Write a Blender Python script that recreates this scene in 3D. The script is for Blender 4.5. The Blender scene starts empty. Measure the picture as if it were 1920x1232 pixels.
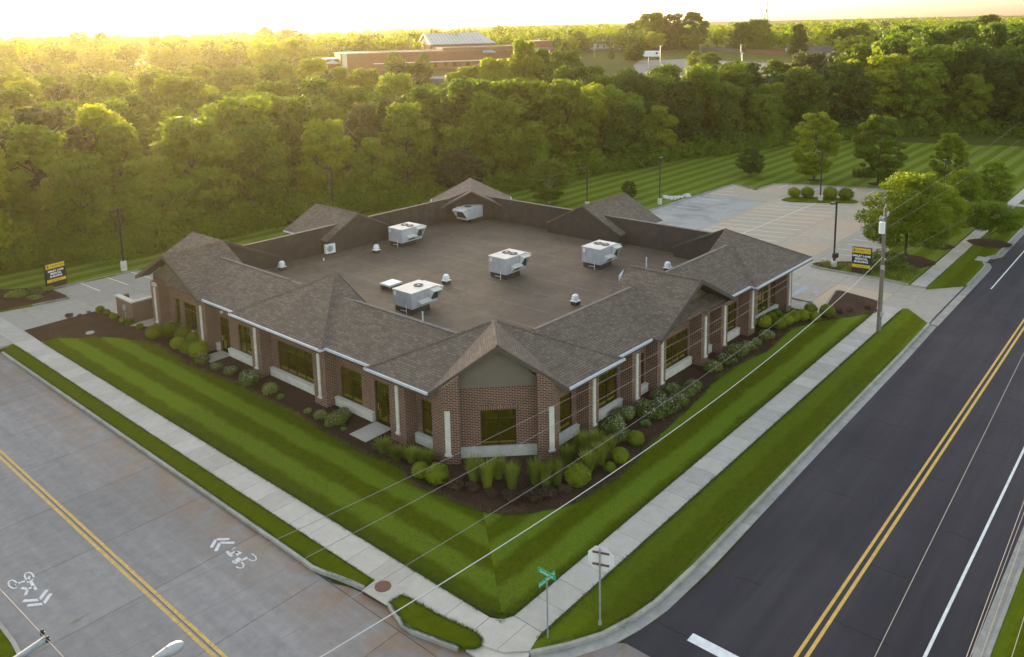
import bpy, bmesh, math, random
import numpy as np
from mathutils import Vector, Matrix
R = math.radians
random.seed(7); np.random.seed(7)
sc = bpy.context.scene
COL = sc.collection

# ------------------------------------------------------------------ camera
FPX, PIT, ROL, CX, CY, YAW, H = 1535.927, 0.1723556, -0.0206425, 960.0, 312.94, 0.7174115, 24.0
Fv = np.array([math.cos(PIT)*math.cos(YAW), math.cos(PIT)*math.sin(YAW), -math.sin(PIT)])
r0 = np.array([math.sin(YAW), -math.cos(YAW), 0.0]); u0 = np.cross(r0, Fv)
Rv = math.cos(ROL)*r0 + math.sin(ROL)*u0; Uv = -math.sin(ROL)*r0 + math.cos(ROL)*u0
cam_d = bpy.data.cameras.new('camera'); cam = bpy.data.objects.new('camera', cam_d); COL.objects.link(cam)
cam_d.sensor_fit = 'HORIZONTAL'; cam_d.sensor_width = 36.0; cam_d.lens = FPX*36/1920
cam_d.shift_y = -(616-CY)/1920; cam_d.clip_start = 0.5; cam_d.clip_end = 9000
cam.matrix_world = Matrix(((Rv[0], Uv[0], -Fv[0], 0), (Rv[1], Uv[1], -Fv[1], 0), (Rv[2], Uv[2], -Fv[2], H), (0, 0, 0, 1)))
sc.camera = cam

def ray(px, py): return Fv + Rv*(px-CX)/FPX - Uv*(py-CY)/FPX

# ------------------------------------------------------------------ world, sun, exposure
SUN_EL = R(4.6)
sd = ray(262, 30); SUN_AZ = math.atan2(sd[0], sd[1])       # clockwise from +Y
w = bpy.data.worlds.new('World'); sc.world = w; w.use_nodes = True
nt = w.node_tree; bg = nt.nodes['Background']
sky = nt.nodes.new('ShaderNodeTexSky'); sky.sky_type = 'NISHITA'; sky.sun_disc = False
sky.sun_elevation = SUN_EL; sky.sun_rotation = SUN_AZ
sky.altitude = 200; sky.air_density = 1.0; sky.dust_density = 2.6; sky.ozone_density = 1.2
hs_ = nt.nodes.new('ShaderNodeHueSaturation'); hs_.inputs['Saturation'].default_value = 0.60
nt.links.new(sky.outputs[0], hs_.inputs['Color']); nt.links.new(hs_.outputs[0], bg.inputs[0]); bg.inputs[1].default_value = 0.15
sl = bpy.data.lights.new('sun', 'SUN'); sun = bpy.data.objects.new('sun', sl); COL.objects.link(sun)
sl.energy = 2.8; sl.angle = R(0.6); sl.color = (1.0, 0.76, 0.44)
sdir = Vector((math.cos(SUN_EL)*math.sin(SUN_AZ), math.cos(SUN_EL)*math.cos(SUN_AZ), math.sin(SUN_EL)))
sun.rotation_euler = sdir.to_track_quat('Z', 'Y').to_euler()
sc.view_settings.view_transform = 'Standard'; sc.view_settings.look = 'None'
sc.view_settings.gamma = 1.0; sc.view_settings.use_curve_mapping = False
sc.view_settings.exposure = 2.68
HAZE = 0.00008
sc.render.engine = 'CYCLES'; sc.cycles.max_bounces = 5; sc.cycles.transparent_max_bounces = 4
sc.cycles.volume_bounces = 0; sc.cycles.use_denoising = True
sc.cycles.caustics_reflective = False; sc.cycles.caustics_refractive = False

# ------------------------------------------------------------------ geometry helpers
def smooth(a, b, t):
    t = min(1, max(0, (t-a)/(b-a))); return t*t*(3-2*t)
def terr(x, y):                                  # rising ground beyond the wooded creek
    r = math.hypot(x, y)
    m = smooth(8, 45, min(x, y))
    k = smooth(53, 63, math.degrees(math.atan2(y, x)))
    h = 9.3*smooth(168+112*k, 245+150*k, r)*m
    if r > 330: h += (math.sin(x*0.011+1)*math.cos(y*0.013)*1.6 + 0.6)*smooth(330, 500, r)*m
    return h
def G(px, py, z=0.0):
    d = ray(px, py); t = (z-H)/d[2]; return Vector((d[0]*t, d[1]*t, z))
def G2(px, py): p = G(px, py); return (p.x, p.y)
def GT(px, py):                                  # pixel -> point of the rolling terrain
    d = ray(px, py); t = 20.0
    for i in range(4000):
        p = d*t
        if H+p[2] <= terr(p[0], p[1])+0.12: break
        t += 0.5
    return Vector((p[0], p[1], terr(p[0], p[1])))
def onx(px, py, x0): d = ray(px, py); t = x0/d[0]; return Vector((x0, d[1]*t, H+d[2]*t))
def ony(px, py, y0): d = ray(px, py); t = y0/d[1]; return Vector((d[0]*t, y0, H+d[2]*t))
def ppm(p): return FPX/max(1, p.x*Fv[0]+p.y*Fv[1]+(p.z-H)*Fv[2])
def tag(o, label=None, cat=None, group=None, kind=None):
    if label: o['label'] = label
    if cat: o['category'] = cat
    if group: o['group'] = group
    if kind: o['kind'] = kind
    return o
def empty(name, loc=(0, 0, 0), rz=0.0, **k):
    o = bpy.data.objects.new(name, None); COL.objects.link(o); o.location = loc; o.rotation_euler = (0, 0, rz)
    o.empty_display_size = 0.2
    return tag(o, **k)
def autouv(me):
    uv = me.uv_layers.new(name='UVMap'); Z = Vector((0, 0, 1))
    for f in me.polygons:
        n = f.normal; t = Z.cross(n)
        t = Vector((1, 0, 0)) if t.length < 0.05 else t.normalized()
        b = n.cross(t)
        for li in f.loop_indices:
            p = me.vertices[me.loops[li].vertex_index].co; uv.data[li].uv = (p.dot(t), p.dot(b))
def mesh(name, V, Fc, uv=True):
    me = bpy.data.meshes.new(name); me.from_pydata([tuple(v) for v in V], [], Fc); me.update()
    if uv: autouv(me)
    return me
def add(name, me, mat, parent=None, loc=None):
    o = bpy.data.objects.new(name, me); COL.objects.link(o)
    if mat and not me.materials: me.materials.append(mat)
    if parent: o.parent = parent
    if loc is not None: o.location = loc
    return o
class MB:
    def __init__(s): s.V = []; s.F = []
    def box(s, x0, x1, y0, y1, z0, z1, M=None):
        n = len(s.V); P = [(x, y, z) for z in (z0, z1) for x, y in ((x0, y0), (x1, y0), (x1, y1), (x0, y1))]
        if M: P = [tuple(M @ Vector(p)) for p in P]
        s.V += P; s.F += [tuple(n+i for i in f) for f in ((3, 2, 1, 0), (4, 5, 6, 7), (0, 1, 5, 4), (1, 2, 6, 5), (2, 3, 7, 6), (3, 0, 4, 7))]; return s
    def prism(s, pts, z0, z1):
        n = len(s.V); k = len(pts)
        a = sum(pts[i][0]*pts[(i+1) % k][1]-pts[(i+1) % k][0]*pts[i][1] for i in range(k))
        if a < 0: pts = pts[::-1]; z1 = z1[::-1] if isinstance(z1, list) else z1
        zt = z1 if isinstance(z1, list) else [z1]*k
        s.V += [(p[0], p[1], z0) for p in pts]+[(p[0], p[1], zt[i]) for i, p in enumerate(pts)]
        s.F += [tuple(range(n+k-1, n-1, -1)), tuple(range(n+k, n+2*k))]
        s.F += [(n+i, n+(i+1) % k, n+k+(i+1) % k, n+k+i) for i in range(k)]; return s
    def cyl(s, p0, p1, r0, r1=None, n=10, cap=True):
        r1 = r0 if r1 is None else r1; p0 = Vector(p0); p1 = Vector(p1); d = (p1-p0).normalized()
        a = d.orthogonal().normalized(); b = d.cross(a); k = len(s.V)
        for p, r in ((p0, r0), (p1, r1)):
            for i in range(n):
                t = 2*math.pi*i/n; s.V.append(tuple(p+(a*math.cos(t)+b*math.sin(t))*r))
        s.F += [(k+i, k+(i+1) % n, k+n+(i+1) % n, k+n+i) for i in range(n)]
        if cap: s.F += [tuple(range(k+n-1, k-1, -1)), tuple(range(k+n, k+2*n))]
        return s
    def tube(s, pts, r, n=5):
        for a, b in zip(pts[:-1], pts[1:]): s.cyl(a, b, r, r, n, False)
        return s
    def lathe(s, prof, c=(0, 0, 0), n=14):
        k = len(s.V)
        for r, z in prof:
            for i in range(n):
                t = 2*math.pi*i/n; s.V.append((c[0]+r*math.cos(t), c[1]+r*math.sin(t), c[2]+z))
        for j in range(len(prof)-1):
            for i in range(n): s.F.append((k+j*n+i, k+j*n+(i+1) % n, k+(j+1)*n+(i+1) % n, k+(j+1)*n+i))
        s.F.append(tuple(range(k+(len(prof)-1)*n, k+len(prof)*n))); return s
    def slab(s, pts, th):                        # plane polygon thickened downwards
        n = len(s.V); k = len(pts); P = [Vector(p) for p in pts]
        nn = sum(((P[i]-P[0]).cross(P[(i+1) % k]-P[0]) for i in range(1, k)), Vector())
        if nn.z < 0: P = P[::-1]
        s.V += [tuple(p) for p in P]+[(p.x, p.y, p.z-th) for p in P]
        s.F += [tuple(range(n, n+k)), tuple(range(n+2*k-1, n+k-1, -1))]
        s.F += [(n+i, n+k+i, n+k+(i+1) % k, n+(i+1) % k) for i in range(k)]; return s
    def shear(s, f): s.V = [f(v) for v in s.V]; return s
    def build(s, name, mat, parent=None, loc=None, smooth_=False):
        me = mesh(name, s.V, s.F)
        if smooth_:
            for f in me.polygons: f.use_smooth = True
        return add(name, me, mat, parent, loc)
def polyobj(name, pts, z, mat, parent=None, base=None, **k):   # flat or raised polygon
    bm = bmesh.new(); vs = [bm.verts.new((p[0], p[1], z)) for p in pts]
    f = bm.faces.new(vs); bm.normal_update()
    if f.normal.z < 0: f.normal_flip()
    if base is not None:
        r = bmesh.ops.extrude_face_region(bm, geom=[f])
        for v in [e for e in r['geom'] if isinstance(e, bmesh.types.BMVert)]: v.co.z = z
        for v in vs: v.co.z = base
    bmesh.ops.triangulate(bm, faces=[q for q in bm.faces if len(q.verts) > 4])
    bmesh.ops.recalc_face_normals(bm, faces=bm.faces)
    me = bpy.data.meshes.new(name); bm.to_mesh(me); bm.free(); autouv(me)
    return tag(add(name, me, mat, parent), **k)
def resample(pl, n=None, step=None):
    P = [Vector((p[0], p[1])) for p in pl]; L = [0]
    for a, b in zip(P[:-1], P[1:]): L.append(L[-1]+(b-a).length)
    n = n or max(1, round(L[-1]/step)); out = []
    for i in range(n+1):
        t = L[-1]*i/n; j = 0
        while j < len(L)-2 and L[j+1] < t: j += 1
        out.append(P[j].lerp(P[j+1], (t-L[j])/max(1e-6, L[j+1]-L[j])))
    return out
def offset(pl, d):
    P = [Vector((p[0], p[1])) for p in pl]; out = []
    for i, p in enumerate(P):
        a = P[max(0, i-1)]; b = P[min(len(P)-1, i+1)]; t = (b-a).normalized(); out.append(p+Vector((t.y, -t.x))*d)
    return out

# ------------------------------------------------------------------ materials
def new_mat(name):
    m = bpy.data.materials.new(name); m.use_nodes = True; n = m.node_tree; b = n.nodes['Principled BSDF']; return m, n, b
def node(n, t, **k):
    q = n.nodes.new(t)
    for a, v in k.items(): setattr(q, a, v)
    return q
def noise(n, sca, det=4, rough=0.55, vec=None, dist=0.0):
    q = node(n, 'ShaderNodeTexNoise'); q.inputs['Scale'].default_value = sca; q.inputs['Detail'].default_value = det
    q.inputs['Roughness'].default_value = rough; q.inputs['Distortion'].default_value = dist
    if vec: n.links.new(vec, q.inputs['Vector'])
    return q.outputs['Fac']
def ramp(n, fac, stops):
    q = node(n, 'ShaderNodeValToRGB'); cr = q.color_ramp
    while len(cr.elements) < len(stops): cr.elements.new(0.5)
    for e, (p, c) in zip(cr.elements, stops): e.position = p; e.color = (*c, 1) if len(c) == 3 else c
    n.links.new(fac, q.inputs[0]); return q.outputs[0]
def mix(n, fac, a, b, mode='MIX'):
    q = node(n, 'ShaderNodeMix', data_type='RGBA', blend_type=mode)
    for i, v in ((0, fac), (6, a), (7, b)):
        if hasattr(v, 'is_output'): n.links.new(v, q.inputs[i])
        elif isinstance(v, tuple): q.inputs[i].default_value = (*v, 1)
        else: q.inputs[i].default_value = v
    return q.outputs[2]
def mathn(n, op, a, b=0.0, c=None):
    q = node(n, 'ShaderNodeMath', operation=op)
    for i, v in enumerate((a, b) if c is None else (a, b, c)):
        if hasattr(v, 'is_output'): n.links.new(v, q.inputs[i])
        else: q.inputs[i].default_value = v
    return q.outputs[0]
def coords(n, kind='Object'): return node(n, 'ShaderNodeTexCoord').outputs[kind]
def geo(n): return node(n, 'ShaderNodeNewGeometry').outputs['Position']
def bump(n, b, h, dist, st=1.0):
    q = node(n, 'ShaderNodeBump'); q.inputs['Strength'].default_value = st; q.inputs['Distance'].default_value = dist
    n.links.new(h, q.inputs['Height']); n.links.new(q.outputs[0], b.inputs['Normal'])
def mk(name, c1, c2=None, sca=3.0, rough=0.8, bmp=0.0, metal=0.0, det=5, c3=None, sca3=0.25, spec=0.5):
    m, n, b = new_mat(name); P = geo(n)
    if c2:
        f = noise(n, sca, det, 0.6, P); col = ramp(n, f, [(0.3, c1), (0.7, c2)])
        if c3: col = mix(n, ramp(n, noise(n, sca3, 3, 0.5, P), [(0.42, (0, 0, 0)), (0.62, (1, 1, 1))]), col, c3)
        n.links.new(col, b.inputs['Base Color'])
        if bmp: bump(n, b, f, bmp)
    else: b.inputs['Base Color'].default_value = (*c1, 1)
    b.inputs['Roughness'].default_value = rough; b.inputs['Metallic'].default_value = metal
    b.inputs['Specular IOR Level'].default_value = spec
    return m
def m_brick(name, rot=False):
    m, n, b = new_mat(name); uv = coords(n, 'UV')
    if rot:
        q = node(n, 'ShaderNodeMapping'); q.inputs['Rotation'].default_value = (0, 0, math.pi/2); n.links.new(uv, q.inputs[0]); uv = q.outputs[0]
    t = node(n, 'ShaderNodeTexBrick'); n.links.new(uv, t.inputs['Vector'])
    t.inputs['Scale'].default_value = 1; t.inputs['Brick Width'].default_value = 0.30; t.inputs['Row Height'].default_value = 0.10
    t.inputs['Mortar Size'].default_value = 0.0105; t.inputs['Mortar Smooth'].default_value = 0.1; t.inputs['Bias'].default_value = -0.1
    t.inputs['Color1'].default_value = (0.105, 0.032, 0.020, 1); t.inputs['Color2'].default_value = (0.044, 0.014, 0.010, 1)
    t.inputs['Mortar'].default_value = (0.44, 0.35, 0.25, 1)
    c = mix(n, 0.5, t.outputs[0], ramp(n, noise(n, 1.3, 4, 0.6, geo(n)), [(0.3, (0.35, 0.33, 0.33)), (0.7, (0.65, 0.62, 0.6))]), 'OVERLAY')
    n.links.new(c, b.inputs['Base Color']); b.inputs['Roughness'].default_value = 0.85
    bump(n, b, mathn(n, 'SUBTRACT', 1.0, t.outputs['Fac']), 0.008); return m
def m_shingle():
    m, n, b = new_mat('asphalt_shingle'); uv = coords(n, 'UV')
    t = node(n, 'ShaderNodeTexBrick'); n.links.new(uv, t.inputs['Vector']); t.offset = 0.37; t.offset_frequency = 3
    t.inputs['Scale'].default_value = 1; t.inputs['Brick Width'].default_value = 0.42; t.inputs['Row Height'].default_value = 0.16
    t.inputs['Mortar Size'].default_value = 0.014; t.inputs['Mortar Smooth'].default_value = 0.4; t.inputs['Bias'].default_value = 0.0
    t.inputs['Color1'].default_value = (0.165, 0.130, 0.101, 1); t.inputs['Color2'].default_value = (0.105, 0.084, 0.067, 1)
    t.inputs['Mortar'].default_value = (0.045, 0.038, 0.034, 1)
    c = mix(n, 0.35, t.outputs[0], ramp(n, noise(n, 1.1, 5, 0.65, geo(n)), [(0.3, (0.3, 0.28, 0.27)), (0.7, (0.7, 0.66, 0.6))]), 'OVERLAY')
    c = mix(n, 0.25, c, ramp(n, noise(n, 14, 2, 0.6, uv), [(0.35, (0.25, 0.22, 0.2)), (0.65, (0.8, 0.74, 0.66))]), 'OVERLAY')
    n.links.new(c, b.inputs['Base Color']); b.inputs['Roughness'].default_value = 0.9
    bump(n, b, mathn(n, 'SUBTRACT', 1.0, t.outputs['Fac']), 0.012); return m
def m_grass(name, stripes=None, c1=(0.050, 0.078, 0.001), c2=(0.092, 0.122, 0.003), wid=1.15, amt=0.74, light=(0.142, 0.205, 0.016), dirt=0.0):
    m, n, b = new_mat(name); P = geo(n); f = noise(n, 3.0, 6, 0.7, P)
    col = ramp(n, f, [(0.32, c1), (0.68, c2)])
    col = mix(n, mathn(n, 'MULTIPLY', noise(n, 0.35, 3, 0.5, P), 0.5), col, (0.105, 0.095, 0.004))
    if stripes:
        sp = node(n, 'ShaderNodeSeparateXYZ'); n.links.new(P, sp.inputs[0])
        v = sp.outputs[0] if stripes == 'y' else sp.outputs[1]
        v = mathn(n, 'ADD', v, mathn(n, 'MULTIPLY', noise(n, 0.35, 3, 0.6, P), 0.7))
        s = mathn(n, 'SINE', mathn(n, 'MULTIPLY', v, math.pi/wid))
        s = mathn(n, 'ADD', mathn(n, 'MULTIPLY_ADD', s, 1.1, 0.5), mathn(n, 'MULTIPLY_ADD', noise(n, 0.8, 5, 0.7, P), 1.6, -0.8)); q = node(n, 'ShaderNodeClamp'); n.links.new(s, q.inputs[0])
        col = mix(n, mathn(n, 'MULTIPLY', q.outputs[0], amt), col, light)
    fine = noise(n, 22, 3, 0.7, P)
    col = mix(n, 0.45, col, ramp(n, fine, [(0.3, (0.2, 0.2, 0.2)), (0.7, (0.8, 0.8, 0.8))]), 'OVERLAY')
    n.links.new(col, b.inputs['Base Color']); b.inputs['Roughness'].default_value = 0.9; b.inputs['Specular IOR Level'].default_value = 0.03
    bump(n, b, mathn(n, 'ADD', f, fine), 0.05); return m
def m_concrete(name, base=(0.36, 0.34, 0.31), dark=(0.26, 0.25, 0.24), stain=None, ss=0.3, rough=0.75, obj=0.12, silt=False):
    m, n, b = new_mat(name); P = geo(n)
    f = noise(n, 1.6, 7, 0.7, P); col = ramp(n, f, [(0.3, dark), (0.7, base)])
    if stain: col = mix(n, ramp(n, noise(n, ss, 4, 0.6, P, 0.5), [(0.45, (0, 0, 0)), (0.68, (1, 1, 1))]), col, stain)
    oi = node(n, 'ShaderNodeObjectInfo')
    k = mathn(n, 'MULTIPLY_ADD', oi.outputs['Random'], obj*2, 0.5-obj)
    if silt:
        sp = node(n, 'ShaderNodeSeparateXYZ'); n.links.new(P, sp.inputs[0]); mr = node(n, 'ShaderNodeMapRange'); n.links.new(sp.outputs[0], mr.inputs[0]); mr.inputs[1].default_value = 15.6; mr.inputs[2].default_value = 18.9
        col = mix(n, mathn(n, 'MULTIPLY', mr.outputs[0], ramp(n, noise(n, 0.5, 5, 0.7, P, 0.6), [(0.35, (0, 0, 0)), (0.62, (1, 1, 1))])), col, (0.20, 0.135, 0.088))
        mp_ = node(n, 'ShaderNodeMapping'); mp_.inputs['Scale'].default_value = (1.0, 0.07, 1.0); n.links.new(P, mp_.inputs[0])
        col = mix(n, 0.5, col, ramp(n, noise(n, 0.8, 5, 0.7, mp_.outputs[0], 0.4), [(0.3, (0.33, 0.32, 0.32)), (0.7, (0.68, 0.66, 0.63))]), 'OVERLAY')
        col = mix(n, ramp(n, noise(n, 1.9, 5, 0.8, P), [(0.64, (0, 0, 0)), (0.74, (0.35, 0.35, 0.35))]), col, (0.30, 0.29, 0.28))
    hs = node(n, 'ShaderNodeHueSaturation'); n.links.new(mathn(n, 'ADD', k, 0.5), hs.inputs['Value']); n.links.new(col, hs.inputs['Color'])
    col = mix(n, 0.35, hs.outputs[0], ramp(n, noise(n, 30, 3, 0.7, P), [(0.3, (0.38, 0.38, 0.38)), (0.7, (0.62, 0.62, 0.62))]), 'OVERLAY')
    n.links.new(col, b.inputs['Base Color']); b.inputs['Roughness'].default_value = rough; b.inputs['Specular IOR Level'].default_value = 0.3
    bump(n, b, noise(n, 40, 3, 0.7, P), 0.004); return m
def m_leaf(name, c1, c2, c3, tr=0.5):
    m, n, b = new_mat(name); oi = node(n, 'ShaderNodeObjectInfo'); P = geo(n)
    a = ramp(n, noise(n, 0.7, 5, 0.75, P), [(0.36, c1), (0.64, c2)])
    col = mix(n, mathn(n, 'MULTIPLY', oi.outputs['Random'], 0.75), a, c3)
    hs = node(n, 'ShaderNodeHueSaturation'); n.links.new(col, hs.inputs['Color'])
    n.links.new(mathn(n, 'MULTIPLY_ADD', oi.outputs['Random'], 0.5, 0.75), hs.inputs['Value']); col = hs.outputs[0]
    n.links.new(col, b.inputs['Base Color']); b.inputs['Roughness'].default_value = 0.6; b.inputs['Specular IOR Level'].default_value = 0.25
    t = node(n, 'ShaderNodeBsdfTranslucent')
    n.links.new(mix(n, 1.0, col, (1.6, 1.5, 0.5), 'MULTIPLY'), t.inputs[0])
    ms = node(n, 'ShaderNodeMixShader'); ms.inputs[0].default_value = tr
    n.links.new(b.outputs[0], ms.inputs[1]); n.links.new(t.outputs[0], ms.inputs[2])
    n.links.new(ms.outputs[0], n.nodes['Material Output'].inputs[0]); return m
M = {}
M['brick'] = m_brick('red_brown_brick'); M['soldier'] = m_brick('soldier_brick', True); M['shingle'] = m_shingle()
M['limestone'] = mk('limestone', (0.46, 0.43, 0.36), (0.60, 0.57, 0.49), 2.5, 0.85, 0.01)
M['lawn_y'] = m_grass('lawn_mown_along_left_road', 'y'); M['lawn_x'] = m_grass('lawn_mown_along_right_road', 'x')
M['verge'] = m_grass('verge_grass', 'x', wid=1.1, amt=0.3)
M['verge_l'] = m_grass('verge_grass_left', None)
M['meadow'] = m_grass('meadow_grass', 'x', c1=(0.072, 0.118, 0.006), c2=(0.110, 0.162, 0.010), wid=1.25, amt=0.5, light=(0.19, 0.245, 0.045))
M['terrain'] = m_grass('rough_grass', None, c1=(0.035, 0.050, 0.010), c2=(0.075, 0.090, 0.022))
M['mulch'] = mk('bark_mulch', (0.014, 0.007, 0.004), (0.105, 0.060, 0.038), 11, 0.95, 0.06, det=6, c3=(0.045, 0.026, 0.017), sca3=0.6, spec=0.1)
M['walk'] = m_concrete('sidewalk_concrete', (0.45, 0.41, 0.35), (0.36, 0.33, 0.285))
M['kerb'] = m_concrete('kerb_concrete', (0.36, 0.34, 0.30), (0.22, 0.21, 0.19))
M['lot'] = m_concrete('parking_concrete', (0.42, 0.35, 0.265), (0.34, 0.29, 0.225), (0.44, 0.33, 0.22), 0.12, obj=0.05)
M['lot_new'] = m_concrete('grey_concrete', (0.38, 0.365, 0.335), (0.30, 0.29, 0.27), (0.22, 0.21, 0.20), 0.25, obj=0.05)
M['drive'] = m_concrete('driveway_concrete', (0.37, 0.33, 0.275), (0.29, 0.26, 0.22), obj=0.06)
M['road_c'] = m_concrete('road_concrete', (0.225, 0.217, 0.215), (0.160, 0.157, 0.163), None, 0.16, obj=0.07, silt=True)
M['base'] = mk('joint_filler', (0.05, 0.045, 0.04), (0.10, 0.09, 0.08), 6, 0.95)
M['deck'] = None
M['gutter'] = mk('white_gutter', (0.42, 0.45, 0.50), (0.55, 0.58, 0.63), 2, 0.5)
M['fascia'] = mk('brown_fascia', (0.060, 0.048, 0.038), (0.075, 0.06, 0.048), 3, 0.6)
M['tan'] = mk('tan_gable_board', (0.135, 0.115, 0.085), (0.155, 0.132, 0.10), 1.5, 0.8)
M['membrane'] = mk('black_membrane', (0.030, 0.022, 0.018), (0.062, 0.045, 0.036), 1.2, 0.75, 0.02, c3=(0.036, 0.03, 0.028), sca3=0.8)
M['coping'] = mk('metal_coping', (0.14, 0.125, 0.12), (0.20, 0.18, 0.165), 2, 0.9, spec=0.05)
M['frame'] = mk('bronze_frame', (0.018, 0.013, 0.010), rough=0.4)
M['white'] = mk('white_paint', (0.70, 0.70, 0.69), (0.82, 0.82, 0.80), 2, 0.5)
M['unit'] = mk('unit_grey_steel', (0.32, 0.32, 0.34), (0.44, 0.44, 0.45), 1.5, 0.5)
M['unit_top'] = mk('unit_top_steel', (0.46, 0.44, 0.40), (0.60, 0.57, 0.52), 1.5, 0.55)
M['black'] = mk('black_metal', (0.015, 0.015, 0.016), rough=0.5)
M['fan'] = mk('fan_grille', (0.02, 0.02, 0.02), (0.05, 0.05, 0.05), 20, 0.6)
M['galv'] = mk('galvanised_steel', (0.30, 0.33, 0.34), (0.42, 0.45, 0.46), 4, 0.4, metal=0.5)
M['wood'] = mk('weathered_pole_wood', (0.11, 0.08, 0.055), (0.24, 0.20, 0.16), 9, 0.9, 0.01)
M['bronze'] = mk('bronze_pole', (0.030, 0.022, 0.018), rough=0.5)
M['rust'] = mk('rusty_iron', (0.11, 0.045, 0.028), (0.17, 0.08, 0.05), 12, 0.85)
M['yellow'] = mk('yellow_line', (0.50, 0.30, 0.045), (0.66, 0.42, 0.08), 3, 0.7)
M['yellow_w'] = mk('worn_yellow_line', (0.34, 0.22, 0.07), (0.60, 0.40, 0.09), 5, 0.75)
M['line'] = mk('white_line', (0.55, 0.55, 0.53), (0.76, 0.76, 0.74), 3, 0.7)
M['line_w'] = mk('worn_white_line', (0.42, 0.42, 0.42), (0.70, 0.70, 0.70), 8, 0.75)
M['blue'] = mk('faded_blue_paint', (0.24, 0.30, 0.42), (0.36, 0.37, 0.38), 3, 0.8)
M['sign_y'] = mk('sign_yellow', (0.68, 0.47, 0.01), rough=0.5)
M['sign_k'] = mk('sign_black', (0.012, 0.011, 0.012), rough=0.5)
M['sign_g'] = mk('sign_green', (0.02, 0.30, 0.15), rough=0.4)
M['sign_back'] = mk('sign_back_aluminium', (0.66, 0.63, 0.60), (0.74, 0.71, 0.68), 3, 0.5)
M['letter'] = mk('sign_white', (0.80, 0.80, 0.80), rough=0.5)
M['letter_d'] = mk('sign_dark_gold', (0.20, 0.10, 0.01), rough=0.5)
M['wire_l'] = mk('aluminium_wire', (0.30, 0.27, 0.25), rough=0.6, spec=0.2)
M['wire_w'] = mk('pale_cable', (0.62, 0.58, 0.54), rough=0.5)
M['wire_d'] = mk('dark_cable', (0.04, 0.045, 0.05), rough=0.5)
M['bark'] = mk('tree_bark', (0.045, 0.033, 0.023), (0.12, 0.095, 0.07), 5, 0.95, 0.03)
M['bark_p'] = mk('pale_bark', (0.30, 0.26, 0.20), (0.48, 0.43, 0.35), 3, 0.9)
M['rock'] = mk('white_rock', (0.42, 0.41, 0.39), (0.60, 0.59, 0.56), 5, 0.9)
M['schoolbrick'] = mk('orange_brick_wall', (0.15, 0.065, 0.042), (0.20, 0.09, 0.06), 0.8, 0.9)
M['schoolroof'] = mk('blue_grey_metal_roof', (0.22, 0.30, 0.33), (0.28, 0.36, 0.38), 0.4, 0.5)
M['houseroof'] = mk('house_shingles', (0.075, 0.062, 0.06), (0.12, 0.10, 0.09), 0.7, 0.9)
M['siding'] = mk('house_siding', (0.42, 0.42, 0.42), (0.52, 0.52, 0.50), 1, 0.8)
M['farlot'] = mk('far_asphalt', (0.06, 0.065, 0.08), (0.085, 0.09, 0.105), 0.3, 0.8)
m, n, b = new_mat('tinted_glass'); b.inputs['Base Color'].default_value = (0.30, 0.27, 0.026, 1); b.inputs['Metallic'].default_value = 0.9; b.inputs['Roughness'].default_value = 0.04
b.inputs['Specular IOR Level'].default_value = 0.9; b.inputs['Coat Weight'].default_value = 0.0; b.inputs['Coat Roughness'].default_value = 0.02; b.inputs['Coat Tint'].default_value = (0.9, 0.8, 0.35, 1); M['glass'] = m
# roof deck: membrane with lap seams, brown sun sheen put into its base colour
m, n, b = new_mat('roof_deck_membrane'); P = geo(n)
c = ramp(n, noise(n, 0.16, 5, 0.6, P), [(0.34, (0.078, 0.058, 0.043)), (0.66, (0.135, 0.100, 0.066))])
c = mix(n, 0.35, c, ramp(n, noise(n, 1.4, 6, 0.7, P, 0.6), [(0.3, (0.28, 0.28, 0.3)), (0.7, (0.72, 0.7, 0.66))]), 'OVERLAY')
sp = node(n, 'ShaderNodeSeparateXYZ'); n.links.new(P, sp.inputs[0])
s = mathn(n, 'FRACT', mathn(n, 'MULTIPLY', sp.outputs[0], 1/2.9)); s = mathn(n, 'LESS_THAN', s, 0.018)
c = mix(n, mathn(n, 'MULTIPLY', s, mathn(n, 'MULTIPLY', noise(n, 0.7, 2, 0.5, P), 1.3)), c, (0.20, 0.165, 0.14))
st_ = ramp(n, noise(n, 0.33, 4, 0.55, P, 0.4), [(0.50, (0, 0, 0)), (0.53, (1, 1, 1)), (0.56, (0.25, 0.25, 0.25)), (0.70, (0.35, 0.35, 0.35))])
c = mix(n, mathn(n, 'MULTIPLY', st_, 0.30), c, (0.045, 0.038, 0.036))
sk = ramp(n, noise(n, 5.5, 2, 0.5, P), [(0.74, (0, 0, 0)), (0.77, (1, 1, 1))])
c = mix(n, mathn(n, 'MULTIPLY', sk, ramp(n, noise(n, 0.25, 2, 0.5, P), [(0.5, (0, 0, 0)), (0.65, (1, 1, 1))])), c, (0.42, 0.38, 0.35))
n.links.new(c, b.inputs['Base Color']); b.inputs['Roughness'].default_value = 0.8; b.inputs['Specular IOR Level'].default_value = 0.3
bump(n, b, noise(n, 1.2, 4, 0.6, P), 0.02); M['deck'] = m
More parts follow.
